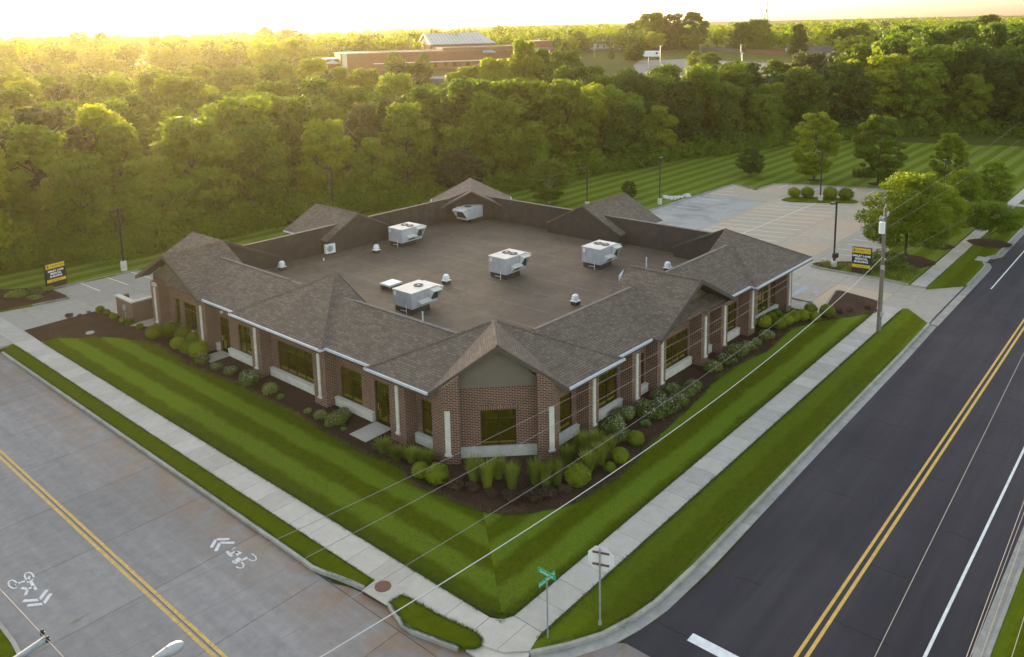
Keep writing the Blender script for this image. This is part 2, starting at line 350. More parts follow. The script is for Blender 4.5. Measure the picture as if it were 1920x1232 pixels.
# asphalt
m, n, b = new_mat('asphalt'); P = geo(n)
mp_ = node(n, 'ShaderNodeMapping'); mp_.inputs['Scale'].default_value = (0.05, 1.0, 1.0); n.links.new(P, mp_.inputs[0])
c = ramp(n, noise(n, 0.22, 5, 0.6, P, 0.8), [(0.3, (0.026, 0.023, 0.031)), (0.7, (0.040, 0.035, 0.043))])
c = mix(n, 0.6, c, ramp(n, noise(n, 0.9, 5, 0.65, mp_.outputs[0], 0.3), [(0.3, (0.25, 0.25, 0.27)), (0.7, (0.75, 0.72, 0.68))]), 'OVERLAY')
c = mix(n, ramp(n, noise(n, 2.6, 4, 0.8, P), [(0.66, (0, 0, 0)), (0.72, (0.25, 0.25, 0.25))]), c, (0.07, 0.068, 0.065))
c = mix(n, 0.5, c, ramp(n, noise(n, 26, 4, 0.75, P), [(0.3, (0.3,)*3), (0.7, (0.7,)*3)]), 'OVERLAY')
sp = node(n, 'ShaderNodeSeparateXYZ'); n.links.new(P, sp.inputs[0])
s = mathn(n, 'FRACT', mathn(n, 'MULTIPLY_ADD', mathn(n, 'ADD', sp.outputs[0], mathn(n, 'MULTIPLY', noise(n, 0.6, 4, 0.6, P), 0.8)), 1/4.6, 0.3)); s = mathn(n, 'LESS_THAN', s, 0.012)
c = mix(n, mathn(n, 'MULTIPLY', s, mathn(n, 'GREATER_THAN', noise(n, 0.35, 1, 0.5, P), 0.5)), c, (0.012, 0.012, 0.014))
n.links.new(c, b.inputs['Base Color']); b.inputs['Roughness'].default_value = 0.8; b.inputs['Specular IOR Level'].default_value = 0.25; bump(n, b, noise(n, 60, 3, 0.7, P), 0.004); M['asphalt'] = m
LEAF = [m_leaf('leaf_mid_green', (0.048, 0.102, 0.005), (0.118, 0.196, 0.010), (0.140, 0.190, 0.009)),
        m_leaf('leaf_dark_green', (0.026, 0.064, 0.006), (0.070, 0.128, 0.011), (0.075, 0.120, 0.009)),
        m_leaf('leaf_yellow_green', (0.110, 0.172, 0.007), (0.195, 0.265, 0.013), (0.21, 0.24, 0.011)),
        m_leaf('leaf_grey_green', (0.040, 0.058, 0.022), (0.085, 0.105, 0.045), (0.075, 0.085, 0.03))]
M['box'] = m_leaf('boxwood_leaf', (0.11, 0.150, 0.005), (0.20, 0.24, 0.010), (0.19, 0.22, 0.01), 0.25)
M['barberry'] = m_leaf('barberry_leaf', (0.035, 0.024, 0.012), (0.110, 0.074, 0.036), (0.08, 0.045, 0.028), 0.2)
M['flowerleaf'] = m_leaf('spirea_leaf', (0.070, 0.100, 0.012), (0.14, 0.180, 0.028), (0.14, 0.17, 0.03), 0.25)
M['blade'] = m_leaf('ornamental_grass_blade', (0.11, 0.150, 0.016), (0.22, 0.255, 0.040), (0.20, 0.23, 0.03), 0.3)
M['flower'] = mk('white_blossom', (0.55, 0.52, 0.45), rough=0.8)
M['dry'] = m_leaf('dry_grass_blade', (0.10, 0.09, 0.03), (0.22, 0.18, 0.09), (0.16, 0.15, 0.05), 0.3)

# ------------------------------------------------------------------ terrain and paving
ZL = 0.13
def build_terrain():
    V = []; F = []; na = 144
    rs = [0, 10, 20, 30, 45, 60, 75, 90, 105, 120, 135, 150, 160, 170, 180, 190, 200, 210, 220, 235, 250, 270, 290, 310, 330, 355, 380, 410, 450, 500, 560, 640, 740, 860, 1000, 1300, 1800, 2600, 4200, 8000]
    for r in rs:
        for i in range(na):
            a = 2*math.pi*i/na; x, y = r*math.cos(a), r*math.sin(a); V.append((x, y, terr(x, y)-0.06))
    for j in range(len(rs)-1):
        for i in range(na):
            F.append((j*na+i, (j+1)*na+i, (j+1)*na+(i+1) % na, j*na+(i+1) % na))
    me = mesh('terrain', V, F)
    for f in me.polygons: f.use_smooth = True
    tag(add('terrain', me, M['terrain']), kind='structure')
build_terrain()
def struct(name, pts, z, mat, base=None, parent=None): return polyobj(name, pts, z, M[mat], parent, base, kind='structure')
def pieces(root, name, quads, z0, z1, mat):
    for q in quads: MB().prism([tuple(p) for p in q], z0, z1).build(name, M[mat], root)
def slabs_grid(root, x0, x1, y0, y1, nx, ny, mat, z=0.0, gap=0.012, name='concrete_slab', test=None):
    dx, dy = (x1-x0)/nx, (y1-y0)/ny
    me = mesh(name, MB().box(gap, dx-gap, gap, dy-gap, -0.05, 0).V, MB().box(gap, dx-gap, gap, dy-gap, -0.05, 0).F)
    me.materials.append(M[mat])
    for i in range(nx):
        for j in range(ny):
            if test and not test(x0+(i+.5)*dx, y0+(j+.5)*dy): continue
            add(name, me, None, root, (x0+i*dx, y0+j*dy, z))
def kerb(name, pl, side=1, seg=3.0, gutter=0.0, z0=-0.02, ztop=0.145, w=0.16, mat='kerb'):
    root = tag(empty(name), kind='structure')
    a = resample(pl, step=0.75 if seg <= 3 else 1.5); o = offset(a, w*side); g_ = offset(a, (w+gutter)*side)
    k = max(1, round(seg/(0.75 if seg <= 3 else 1.5)))
    for i in range(0, len(a)-1, k):
        j = min(len(a)-1, i+k); A = [a[t] for t in range(i, j+1)]; O = [o[t] for t in range(i, j+1)]; Gt = [g_[t] for t in range(i, j+1)]
        for L_ in (A, O, Gt):
            d = (L_[-1]-L_[-2]).normalized()*0.012; L_[-1] = L_[-1]-d
        MB().prism([tuple(p) for p in A]+[tuple(p) for p in O[::-1]], z0, ztop).build('kerb_segment', M[mat], root)
        if gutter: MB().prism([tuple(p) for p in O]+[tuple(p) for p in Gt[::-1]], -0.05, 0.006).build('gutter_segment', M[mat], root)
    return root

# concrete road on the left with its panels, asphalt road on the right
rl = struct('left_road_base', [(8.2, -60), (24.2, -60), (24.2, 4), (24.2, 15.7), (19.0, 15.7), (19.0, 250), (8.6, 250), (8.2, 60)], -0.03, 'base')
for (a, b_) in ((8.6, 13.52), (13.52, 18.86)):
    ys = [-2.5+5.1*i for i in range(20)]
    for y0, y1 in zip(ys[:-1], ys[1:]):
        MB().box(a+.012, b_-.012, y0+.012, y1-.012, -0.08, 0).build('concrete_slab', M['road_c'], rl)
    MB().box(a+.01, b_-.01, ys[-1], 250, -0.08, 0).build('concrete_slab', M['road_c'], rl)
for y0 in (-2.5, 2.6, 7.7, 12.8):
    MB().box(18.88, 24.1, y0+.012, y0+5.1-.012 if y0 < 12 else 15.6, -0.08, 0).build('concrete_slab', M['road_c'], rl)
MB().prism([(18.88, 15.61), (24.1, 15.61), (22.4, 18.0), (20.5, 20.5), (19.2, 26.8), (18.88, 27.5)], -0.08, -0.002).build('concrete_slab', M['road_c'], rl)
asp = struct('asphalt_road', [(24.12, -60), (500, -60), (500, 15.2), (70, 15.9), (58, 15.6), (42, 15.2), (30, 15.0), (26, 15.35), (24.12, 15.75)], 0.004, 'asphalt')
def line_pts(a, b, wd):
    a = Vector(a); b = Vector(b); d = (b-a).normalized(); n_ = Vector((-d.y, d.x))*wd/2; return [tuple(a+n_), tuple(b+n_), tuple(b-n_), tuple(a-n_)]
def stripe(name, a, b, wd, mat, z, parent): return polyobj(name, line_pts(a, b, wd), z, M[mat], parent)
stripe('yellow_line', (20, 10.25), (400, 10.25), 0.13, 'yellow', 0.008, asp); stripe('yellow_line', (20, 9.93), (400, 9.93), 0.14, 'yellow', 0.008, asp)
stripe('white_line', (25, 6.5), (400, 6.5), 0.12, 'line', 0.008, asp); stripe('white_line', (80.2, 13.9), (400, 13.9), 0.11, 'line', 0.008, asp)
stripe('stop_bar', (26.0, 13.85), (26.0, 10.6), 0.5, 'line', 0.008, asp)
stripe('yellow_line', (13.62, 18), (13.60, 240), 0.15, 'yellow_w', 0.004, rl); stripe('yellow_line', (13.36, 18), (13.34, 240), 0.15, 'yellow_w', 0.004, rl)
# bike lane markings: chevrons, wheels, rider
def paint(parent, pts_px, wd, closed=False):
    P = [Vector(G2(*q)) for q in pts_px]
    if closed: P.append(P[0])
    bm = MB()
    for a, b_ in zip(P[:-1], P[1:]): bm.prism(line_pts(a, b_, wd), 0.0035, 0.005)
    return bm
def marking(name, strokes, parent):
    bm = MB()
    for pts, wd in strokes:
        s_ = paint(parent, pts, wd); n_ = len(bm.V); bm.V += s_.V; bm.F += [tuple(i+n_ for i in f) for f in s_.F]
    bm.build(name, M['line_w'], parent)
def mp(l, ox, oy, s_): return [(ox+a/s_, oy+b/s_) for a, b in l]
def ell(cx, cy, rx, ry, rot, a0=0, a1=360, n_=9):
    return [(cx+rx*math.cos(R(t))*math.cos(rot)-ry*math.sin(R(t))*math.sin(rot), cy+rx*math.cos(R(t))*math.sin(rot)+ry*math.sin(R(t))*math.cos(rot)) for t in [a0+(a1-a0)*i/n_ for i in range(n_+1)]]
o1 = (380, 1000, 15.4)
marking('bicycle_marking', [(mp([(250, 410), (385, 180), (770, 165)], *o1), .16), (mp([(375, 515), (500, 275), (915, 275)], *o1), .16),
    (mp([(700, 515), (780, 620), (850, 665)], *o1), .13), (mp([(790, 600), (940, 530), (1110, 580)], *o1), .13), (mp([(960, 530), (1020, 640)], *o1), .1),
    (mp([(980, 705), (1110, 780), (1290, 705)], *o1), .14), (mp([(880, 830), (910, 760), (1070, 820)], *o1), .12), (mp([(880, 830), (990, 860)], *o1), .1),
    (mp(ell(1060, 910, 130, 90, .35, -80, 120), *o1), .07), (mp(ell(1410, 690, 150, 90, .5, -110, 110), *o1), .05), (mp([(850, 470), (950, 400)], *o1), .06)], rl)
o2 = (0, 1060, 5.333)
marking('bicycle_marking', [(mp([(230, 356), (395, 346), (470, 245)], *o2), .16), (mp([(275, 402), (435, 385), (508, 285)], *o2), .16),
    (mp(ell(130, 190, 50, 38, .6, 0, 330), *o2), .07), (mp(ell(292, 112, 50, 40, .6, 0, 330), *o2), .07),
    (mp([(150, 200), (205, 170), (250, 160)], *o2), .12), (mp([(215, 225), (275, 240), (335, 210), (305, 160)], *o2), .13), (mp([(255, 300), (275, 240)], *o2), .12), (mp([(335, 210), (362, 245)], *o2), .12), (mp([(280, 175), (292, 112)], *o2), .1)], rl)

polyobj('wet_patch', [tuple(G2(*q)) for q in mp([(690, 592), (745, 545), (800, 520), (905, 478), (820, 525), (790, 560), (765, 578), (720, 585)], 0, 1060, 5.333)], 0.0035, M['wire_d'], rl)

# raised lawns, verges, beds
LW = [(21.65, 68.6), (21.65, 21.3), (21.75, 20.3), (22.25, 19.9), (40, 19.9), (58, 19.9)]
c_split = G2(890, 960)
BED = [(47.5, 621.7), (77.5, 640), (103, 633), (135, 634), (167, 633), (200, 632), (230, 634), (267, 640), (297, 647), (313, 656), (350, 682), (370, 691), (402, 704), (439, 718), (470, 733), (501, 750), (545, 768), (579, 791), (600, 803), (618, 817), (660, 840), (699, 856), (740, 871), (756, 880), (764, 895), (782, 912), (829, 928), (864, 947), (911, 961), (975, 966), (1039, 955), (1080, 941), (1115, 923), (1150, 902), (1179, 877), (1199, 856), (1236, 816), (1273, 782), (1316, 742), (1334, 720), (1377, 687), (1410, 671), (1439, 659), (1464, 634), (1485, 616), (1532, 603), (1565, 597), (1593, 594), (1644, 585)]
bedw = [tuple(G(*q, ZL).xy) for q in BED]
random.seed(3)
bw = resample(bedw, step=0.35); bw = [bw[0]]+[p+Vector((random.uniform(-.05, .05), random.uniform(-.05, .05))) for p in bw[1:-1]]+[bw[-1]]
bw = [tuple(p) for p in bw]
isp = min(range(len(bw)), key=lambda i: (bw[i][0]-G(911, 961, ZL).x)**2+(bw[i][1]-G(911, 961, ZL).y)**2)
j0 = min(range(len(bw)), key=lambda i: (bw[i][0]-21.68)**2+(bw[i][1]-68.56)**2)
struct('lawn', [(21.65, 68.6)]+bw[j0:isp+1]+[(21.9, 20.1), (21.65, 21.3)], ZL, 'lawn_y', -0.05)
struct('lawn', bw[isp:]+[(67.9, 19.9), (58, 19.9), (40, 19.9), (22.25, 19.9), (21.9, 20.1)], ZL, 'lawn_x', -0.05)
inner = [(71.2, 24.4), (64.6, 23.2), (64.6, 30), (34, 30), (34, 64), (28.6, 66.5), (28.3, 66.7), (28.3, 69.5), (28.15, 71.2), (27.3, 72.35), (24.9, 72.35), (21.75, 72.3), (21.7, 69)]
struct('mulch_bed', bw[j0:]+[(68.4, 19.85), (70.8, 20.5), (71.5, 23.6), (71.6, 24.05), (71.3, 24.38)]+inner[1:], ZL+0.012, 'mulch', -0.06)
vl = [(19.04, 68.8), (19.04, 30), (18.98, 28.9), (19.4, 27.25), (19.62, 26.05), (20.1, 26.0), (20.1, 69.9)]
struct('grass_verge', vl, ZL, 'verge_l', -0.05)
isl = [G(*q, ZL).xy for q in [(731.7, 1129.6), (752.5, 1116), (771, 1124), (821, 1152.5), (865, 1173), (892, 1186), (903.5, 1198), (902.5, 1210), (890, 1216), (873, 1216), (861, 1212), (762, 1174.4)]]
struct('grass_verge', [tuple(p) for p in isl], ZL+0.012, 'verge_l', -0.05)
vr = [(21.3, 18.2), (21.9, 18.35), (70.0, 18.38), (70.2, 18.0), (67.6, 15.86), (60, 15.78), (30, 15.82), (26.7, 15.95), (25.3, 16.2), (24.1, 16.5), (22.8, 17.15), (21.9, 17.75)]
struct('grass_verge', vr, ZL, 'verge', -0.05)
v2 = [(76.7, 18.3), (400, 18.35), (400, 15.8), (91.7, 15.8), (90.6, 16.4), (90.4, 17.0), (88.6, 17.0), (88.6, 16.3), (87, 15.8), (79.8, 15.8)]
struct('grass_verge', v2, ZL, 'verge', -0.05)
struct('grass_verge', [(6.0, 250), (8.45, 250), (8.45, 34), (8.0, 30), (5, 26), (-30, 24), (-30, 250)], ZL, 'verge_l', -0.05)
struct('grass_verge', [(29, -40), (400, -40), (400, 4.6), (31.5, 4.6), (29.5, 4.2), (28.2, 3)], ZL, 'verge', -0.05)
# sidewalks with slabs
sw = struct('sidewalk', [(20.1, 17.2), (21.65, 17.2), (21.65, 19.85), (400, 19.85), (400, 18.4), (22, 18.4), (20.1, 15.9), (20.1, 19)][:0] or [(20.12, 20), (21.62, 20), (21.62, 250), (20.12, 250)], 0.05, 'base')
for i in range(60):
    y0 = 20.6+1.49*i; MB().box(20.12, 21.64, y0+.01, y0+1.49-.01, 0.0, ZL+0.004).build('concrete_slab', M['walk'], sw)
MB().box(20.12, 21.64, 20.6+1.49*60, 250, 0, ZL+.004).build('concrete_slab', M['walk'], sw)
sr = struct('sidewalk', [(22.4, 18.42), (69.5, 18.42), (69.5, 19.86), (22.4, 19.86)], 0.05, 'base')
for i in range(32):
    x0 = 22.35+1.483*i; MB().box(x0+.01, x0+1.483-.01, 18.42, 19.87, 0.0, ZL+0.004).build('concrete_slab', M['walk'], sr)
s2 = struct('sidewalk', [(77, 18.42), (400, 18.42), (400, 19.62), (77, 19.62)], 0.05, 'base')
for i in range(28):
    x0 = 77.0+1.5*i; MB().box(x0+.01, x0+1.49, 18.42, 19.65, 0.0, ZL+0.004).build('concrete_slab', M['walk'], s2)
MB().box(77+42, 400, 18.42, 19.65, 0, ZL+.004).build('concrete_slab', M['walk'], s2)
MB().box(117.5, 119, 15.9, 18.4, 0, ZL+.006).build('concrete_slab', M['walk'], s2); MB().box(116.5, 118.2, 19.7, 24.5, 0, ZL+.006).build('concrete_slab', M['walk'], s2)
cr = tag(empty('corner_ramp'), kind='structure')
pieces(cr, 'concrete_slab', [[(20.12, 20.58), (21.64, 20.58), (21.9, 20.1), (22.33, 19.87), (22.33, 19.2), (20.5, 19.2)], [(20.5, 19.18), (22.33, 19.18), (22.33, 18.42), (21.9, 18.34), (21.3, 18.18), (20.6, 18.9)]], 0.0, ZL+0.003, 'walk')
pieces(cr, 'concrete_slab', [[(20.12, 20.58), (20.5, 19.2), (20.6, 18.88), (21.28, 18.16), (20.75, 17.95), (19.75, 19.2), (19.8, 20.3)]], -0.02, 0.08, 'walk')
# kerbs
kerb('kerb', [(19.04, 68.6), (19.04, 30), (19.0, 28.9), (19.4, 27.25), (19.62, 26.05)], 1, 3)
kerb('kerb', [tuple(G(*q, ZL).xy) for q in [(731.7, 1129.6), (762, 1174.4), (800, 1189), (861, 1212)]], 1, 1.6)
kerb('kerb', [(21.3, 18.2), (21.9, 17.75), (22.8, 17.15), (24.1, 16.5), (25.3, 16.2), (26.7, 15.95), (30, 15.82), (60, 15.78), (67.6, 15.86)], 1, 4.4, 0.5)
kerb('kerb', [(79.8, 15.8), (87, 15.8), (88.6, 16.3)], 1, 4.4, 0.5); kerb('kerb', [(90.6, 16.4), (91.7, 15.8), (180, 15.8), (400, 15.8)], 1, 8, 0.5)
kerb('kerb', [(8.45, 250), (8.45, 34), (8.0, 30), (5, 26), (-20, 24.5)], -1, 6, 0.0)
kerb('kerb', [(400, 4.6), (120, 4.6), (31.5, 4.6), (29.5, 4.2), (28.2, 3), (28, -30)], 1, 6, 0.42)
for a, b_ in (((67.6, 15.2), (79.9, 15.9)),):
    gs = tag(empty('driveway_gutter'), kind='structure')
    for i in range(4): MB().box(67.75+3.0*i, 67.75+3.0*i+2.98, 15.15, 15.75, -0.04, 0.012).build('gutter_segment', M['kerb'], gs)
# storm drain inlet
si = empty('storm_drain', label='concrete storm drain inlet with round rusty manhole lid set in the kerb', cat='storm drain')
ip = [tuple(G(*q, ZL).xy) for q in [(679, 1107), (701.5, 1090), (715, 1082), (764, 1106), (752.5, 1116), (725, 1135)]]
MB().prism(ip, 0.1, ZL+0.012).build('top_slab', M['walk'], si)
ip2 = [tuple(G(*q, 0.0).xy) for q in [(684, 1111), (700, 1104), (735, 1126), (724, 1140)]]
MB().prism([tuple(G(*q, ZL).xy) for q in [(680, 1108), (694, 1098), (737, 1126), (726, 1134)]], 0.0, 0.03).build('throat', M['black'], si)
c_ = G(718, 1100, ZL); MB().lathe([(0.36, ZL+.012), (0.36, ZL+.03), (0.33, ZL+.036)], (c_.x, c_.y, 0), 24).build('manhole_lid', M['rust'], si)
a_ = G(681, 1110, 0.05); b2 = G(726, 1137, 0.05); MB().cyl(a_, b2, 0.012).build('throat_bar', M['rust'], si)
s_i = empty('storm_drain', label='small concrete kerb inlet beside the right road near the round headed street tree', cat='storm drain')
MB().box(88.65, 90.35, 15.9, 17.0, 0, ZL+.02).build('top_slab', M['walk'], s_i); MB().box(88.9, 90.1, 15.6, 15.92, 0.0, 0.1).build('throat', M['black'], s_i)

# east driveway and parking lot
pl = struct('parking_lot', [(66, 19.0), (80.5, 15.75), (67.5, 15.75), (67.5, 19), (64.5, 23), (66, 62), (89, 56.5), (112, 55.5), (122, 50), (122, 20)][:0] or [(64.2, 15.7), (81, 15.7), (81, 19), (122.5, 19), (122.5, 56), (64.2, 63.5)], -0.03, 'base')
def inlot(x, y): return (y < 15.7+4.5 and 66 < x < 81) or y >= 19
slabs_grid(pl, 66.0, 80.4, 15.76, 20.16, 4, 1, 'drive', -0.003)
def inlot2(x, y):
    return not (x < 72 and y < 25) and y < 66-(x-64)*0.19 and not (x > 113 and y > 50.5)
new = lambda x, y: (y > 47 and x < 98) or (y > 44 and x < 84)
slabs_grid(pl, 64.2, 121.8, 20.16, 64.0, 12, 9, 'lot', 0.0, test=lambda x, y: inlot2(x, y) and y > 27.5 and not (46 < y < 55 and x < 103))
slabs_grid(pl, 64.2, 121.8, 20.16, 64.0, 12, 9, 'lot_new', 0.0, test=lambda x, y: inlot2(x, y) and (46 < y < 55 and x < 103))
slabs_grid(pl, 64.2, 121.8, 20.16, 64.0, 12, 9, 'drive', 0.0, test=lambda x, y: inlot2(x, y) and y <= 27.5)
MB().prism([(64.2, 23.35), (71.2, 24.45), (71.68, 24.0), (71.63, 23.4), (71.0, 20.5), (71.0, 20.17), (73.78, 20.17), (73.78, 25.02), (64.2, 25.02)], -0.05, -0.004).build('concrete_slab', M['lot'], pl)
# west driveway and lot
wl = struct('side_parking_lot', [(8.4, 70), (21.8, 70), (21.8, 72.3), (28.4, 72.3), (28.4, 66), (45, 66), (45, 83), (27, 83), (8.4, 79.6)], -0.03, 'base')
slabs_grid(wl, 19.0, 28.0, 72.3, 82.9, 2, 2, 'drive', 0.003); slabs_grid(wl, 28.0, 46.0, 65.9, 82.9, 4, 4, 'drive', 0.003)
MB().prism([(19.0, 69.9), (21.75, 69.9), (21.75, 72.27), (19.0, 72.27)], -0.05, 0.09).build('concrete_slab', M['drive'], wl)
MB().prism([(8.7, 72.3), (18.95, 72.3), (18.95, 80), (8.7, 80)], -0.05, 0.005).build('concrete_slab', M['drive'], wl)
# meadow and lawns around the lots, as one raised sheet with a kerb where it meets the paving
far = []
for i in range(0, 19):
    a = R(-6+i*6.2); far.append((185*math.cos(a), max(19.7, 185*math.sin(a))) if i < 17 else (185*math.cos(a), 185*math.sin(a)))
LE = [tuple(G(*q, ZL).xy) for q in [(1214, 394), (1377, 344), (1417, 354.7), (1454, 343), (1550, 348), (1655, 353.5)]]
LE2 = [(119.9, 33.5), (106, 31.5), (98, 29.2), (92, 27.6), (87.7, 24.6), (83.5, 24.6), (81.3, 26.0), (79.6, 28.3), (78.3, 29.2), (77.4, 28.7), (77.25, 27.5), (77.3, 25), (77.3, 21.5), (76.95, 19.8)]
WE = [tuple(G(*q, ZL).xy) for q in [(260, 505), (206, 517), (156, 528), (96, 541.6), (124, 554), (130, 558), (61, 572), (0, 583)]]
struct('meadow', [(66, 66.0), (66, 61.5)]+LE+LE2+[(400, 19.7), (400, 60)]+[p for p in far if p[0] < 180 and p[1] > 20][::1]+[(8.8, 185), (8.8, 84), (10, 80.2), (20, 79.8)]+WE[::-1]+[(46, 82.3), (46, 66)], ZL, 'meadow', -0.05)
kerb('kerb', LE, 1, 4.5, 0.0); kerb('kerb', LE2, 1, 3, 0.0); kerb('kerb', WE[:4][::-1], -1, 3)
kerb('kerb', [tuple(G(*q, ZL).xy) for q in [(96, 541.6), (124, 554), (130, 558), (61, 572)]], 1, 1.5)
kerb('kerb', [(68.4, 19.85), (70.8, 20.5), (71.5, 23.6), (71.6, 24.05), (71.3, 24.38), (64.8, 23.3)], -1, 3, w=0.1)
struct('mulch_bed', [tuple(G(*q, ZL).xy) for q in [(0, 543), (60, 540), (92, 541), (124, 554), (127, 558), (62, 570), (0, 582), (-60, 590), (-60, 550)]], ZL+0.02, 'mulch', 0.0)
struct('mulch_bed', [(77.5, 28.4), (77.5, 26.5), (79.5, 25.6), (82, 25.2), (81, 26.0), (79.5, 28.0), (78.3, 28.9)], ZL+0.02, 'mulch', 0.0)
# lot markings, traced on the ground
o5 = (1200, 320, 4.174)
for l in [[(650, 135), (740, 141)], [(600, 155), (735, 167)], [(550, 177), (765, 196)], [(500, 195), (690, 215)], [(450, 217), (640, 237)], [(400, 238), (585, 258)], [(340, 258), (520, 280)], [(290, 280), (460, 300)], [(250, 300), (380, 320)],
          [(1055, 252), (1640, 285)], [(1000, 272), (1590, 308)], [(945, 294), (1540, 330)], [(890, 318), (1500, 358)], [(820, 340), (1440, 383)], [(760, 363), (1375, 410)], [(700, 386), (1320, 437)], [(630, 411), (1260, 466)], [(560, 436), (1195, 495)], [(500, 458), (1135, 525)], [(450, 485), (1070, 553)],
          [(1165, 107), (1080, 138)], [(1300, 113), (1215, 147)], [(1440, 120), (1360, 152)], [(1575, 127), (1520, 150)], [(1700, 137), (1655, 160)], [(1860, 143), (1780, 182)], [(1390, 248), (800, 492)], [(1730, 507), (1890, 522)], [(1780, 475), (1850, 482)]]:
    a, b_ = [Vector(G2(*q)) for q in mp(l, *o5)]; stripe('parking_line', a, b_, 0.10, 'line', 0.006, pl)
o6 = (1480, 440, 7.7)
for l in [[(470, 343), (1215, 443)], [(600, 273), (1290, 356)], [(710, 203), (1350, 277)], [(830, 135), (1540, 213)], [(930, 70), (1430, 120)]]:
    a, b_ = [Vector(G2(*q)) for q in mp(l, *o6)]; stripe('parking_line', a, b_, 0.10, 'line', 0.006, pl)
polyobj('blue_marking', [tuple(G2(*q)) for q in mp([(40, 890), (40, 850), (200, 745), (275, 740), (280, 770), (120, 860)], *o6)], 0.006, M['blue'], pl)
polyobj('blue_marking', [tuple(G2(*q)) for q in mp([(340, 815), (400, 800), (430, 830), (370, 850)], *o6)], 0.006, M['blue'], pl)
polyobj('blue_marking', [tuple(G2(*q)) for q in mp([(50, 720), (60, 700), (150, 715), (130, 735)], *o6)], 0.006, M['blue'], pl)
for a, b_ in (((140.5, 530.0), (188, 546)), ((199, 519.8), (240, 534.2)), ((245, 510), (284, 522))):
    stripe('parking_line', G2(a[0]+8 if a[0] < 150 else a[0], a[1]), G2(*b_), 0.12, 'line', 0.010, wl)
stripe('parking_line', G2(207, 588), G2(224, 584), 0.12, 'line', 0.010, wl)
struct('planted_island', [tuple(G(*q, ZL).xy) for q in [(1466, 374), (1475, 370.5), (1500, 369), (1560, 370), (1600, 374), (1609, 378), (1600, 380), (1540, 379), (1480, 377)]], ZL, 'verge', 0.0)

# ------------------------------------------------------------------ the medical building
BL = empty('medical_building', (0, 0, 0), label='single storey brown brick office building with shingled skirt roof round a dark flat roof', cat='building')
KS = -0.023
def SH(v): return (v[0], v[1]+KS*(v[0]-36), v[2])       # the plan is very slightly out of square
def bb(mb, name, mat, parent=BL, smooth_=False): return mb.shear(SH).build(name, M[mat], parent, None, smooth_)
ZS = 4.05; ZE = 4.25; PT = 0.51; ZW = 2.86
def wall(axis, p0, p1, a, b_, ops, zt, name='brick_wall', mat='brick'):
    """wall along an axis between planes p0<p1, from a to b_, with openings (o0,o1,z0,z1)"""
    m_ = MB(); ops = sorted(ops); cur = a
    def bx(s0, s1, z0, z1):
        if s1-s0 < 1e-4 or z1-z0 < 1e-4: return
        if axis == 'y': m_.box(p0, p1, s0, s1, z0, z1)
        else: m_.box(s0, s1, p0, p1, z0, z1)
    for (o0, o1, z0, z1) in ops:
        bx(cur, o0, 0, zt); bx(o0, o1, 0, z0); bx(o0, o1, z1, zt); cur = o1
    bx(cur, b_, 0, zt)
    return bb(m_, name, mat)
def window(axis, pl_, out, a, b_, z0, z1, nb, door=False, trans=0.62):
    """glazing in plane pl_, 'out' is the outward sign along the wall normal"""
    f = MB(); t = 0.055; d0, d1 = sorted((pl_, pl_+out*0.07))
    def bx(s0, s1, q0, q1, e0=d0, e1=d1, mb=f):
        if axis == 'y': mb.box(e0, e1, s0, s1, q0, q1)
        else: mb.box(s0, s1, e0, e1, q0, q1)
    bx(a, a+t, z0, z1); bx(b_-t, b_, z0, z1); bx(a+t, b_-t, z0, z0+t+.02); bx(a+t, b_-t, z1-t, z1)
    w_ = bb(f, 'door' if door else 'window', 'frame')
    mu = MB(); zt = z1-trans
    for i in range(1, nb):
        s_ = a+(b_-a)*i/nb; bx(s_-.03, s_+.03, z0+t+.022, z1-t-.002, mb=mu)
    segs = [a+t+.002]+[a+(b_-a)*i/nb for i in range(1, nb)]+[b_-t-.002]
    for s0, s1 in zip(segs[:-1], segs[1:]):
        bx(s0+(.032 if s0 > a+t+.01 else 0), s1-(.032 if s1 < b_-t-.01 else 0), zt-.035, zt+.035, mb=mu)
    if door: bx(a+.3, a+.36, z0+t+.03, zt-.04, mb=mu)
    bb(mu, 'mullion', 'frame', w_)
    e0, e1 = sorted((pl_+out*0.02, pl_+out*0.035))
    for s0, s1 in zip(segs[:-1], segs[1:]):
        for q0, q1 in ((z0+t+.02, zt-.035), (zt+.035, z1-t)):
            p_ = MB(); bx(s0, s1, q0, q1, e0, e1, p_); bb(p_, 'pane', 'glass', w_)
    if door:
        h = MB(); e2, e3 = sorted((pl_+out*0.08, pl_+out*0.12)); bx(b_-.22, b_-.19, z0+.9, z0+1.3, e2, e3, h); bb(h, 'handle', 'galv', w_)
    # soldier course over the opening, slightly proud of the wall
    return w_
def soldier(axis, pl_, out, a, b_, z):
    s_ = MB(); d0, d1 = sorted((pl_, pl_+out*0.012))
    if axis == 'y': s_.box(d0, d1, a-.1, b_+.1, z+.0, z+.24)
    else: s_.box(a-.1, b_+.1, d0, d1, z, z+.24)
    return bb(s_, 'soldier_course', 'soldier')
def pier(x0, x1, y0, y1, z1=ZS, strip=None):
    p_ = bb(MB().box(x0, x1, y0, y1, 0, z1), 'brick_pier', 'brick')
    if strip:
        ax, c = strip; s_ = MB()
        if ax == 'x': s_.box(x0-.07, x0-.001, c-.12, c+.12, .78, 3.66); s_.box(x0-.12, x0-.001, c-.17, c+.17, .66, .778)
        else: s_.box(c-.12, c+.12, y0-.07, y0-.001, .78, 3.66); s_.box(c-.17, c+.17, y0-.12, y0-.001, .66, .778)
        bb(s_, 'limestone_strip', 'limestone', p_)
    return p_
XW, XG, VW = 29.68, 29.78, 26.98     # left wall face, right wall face (building frame)
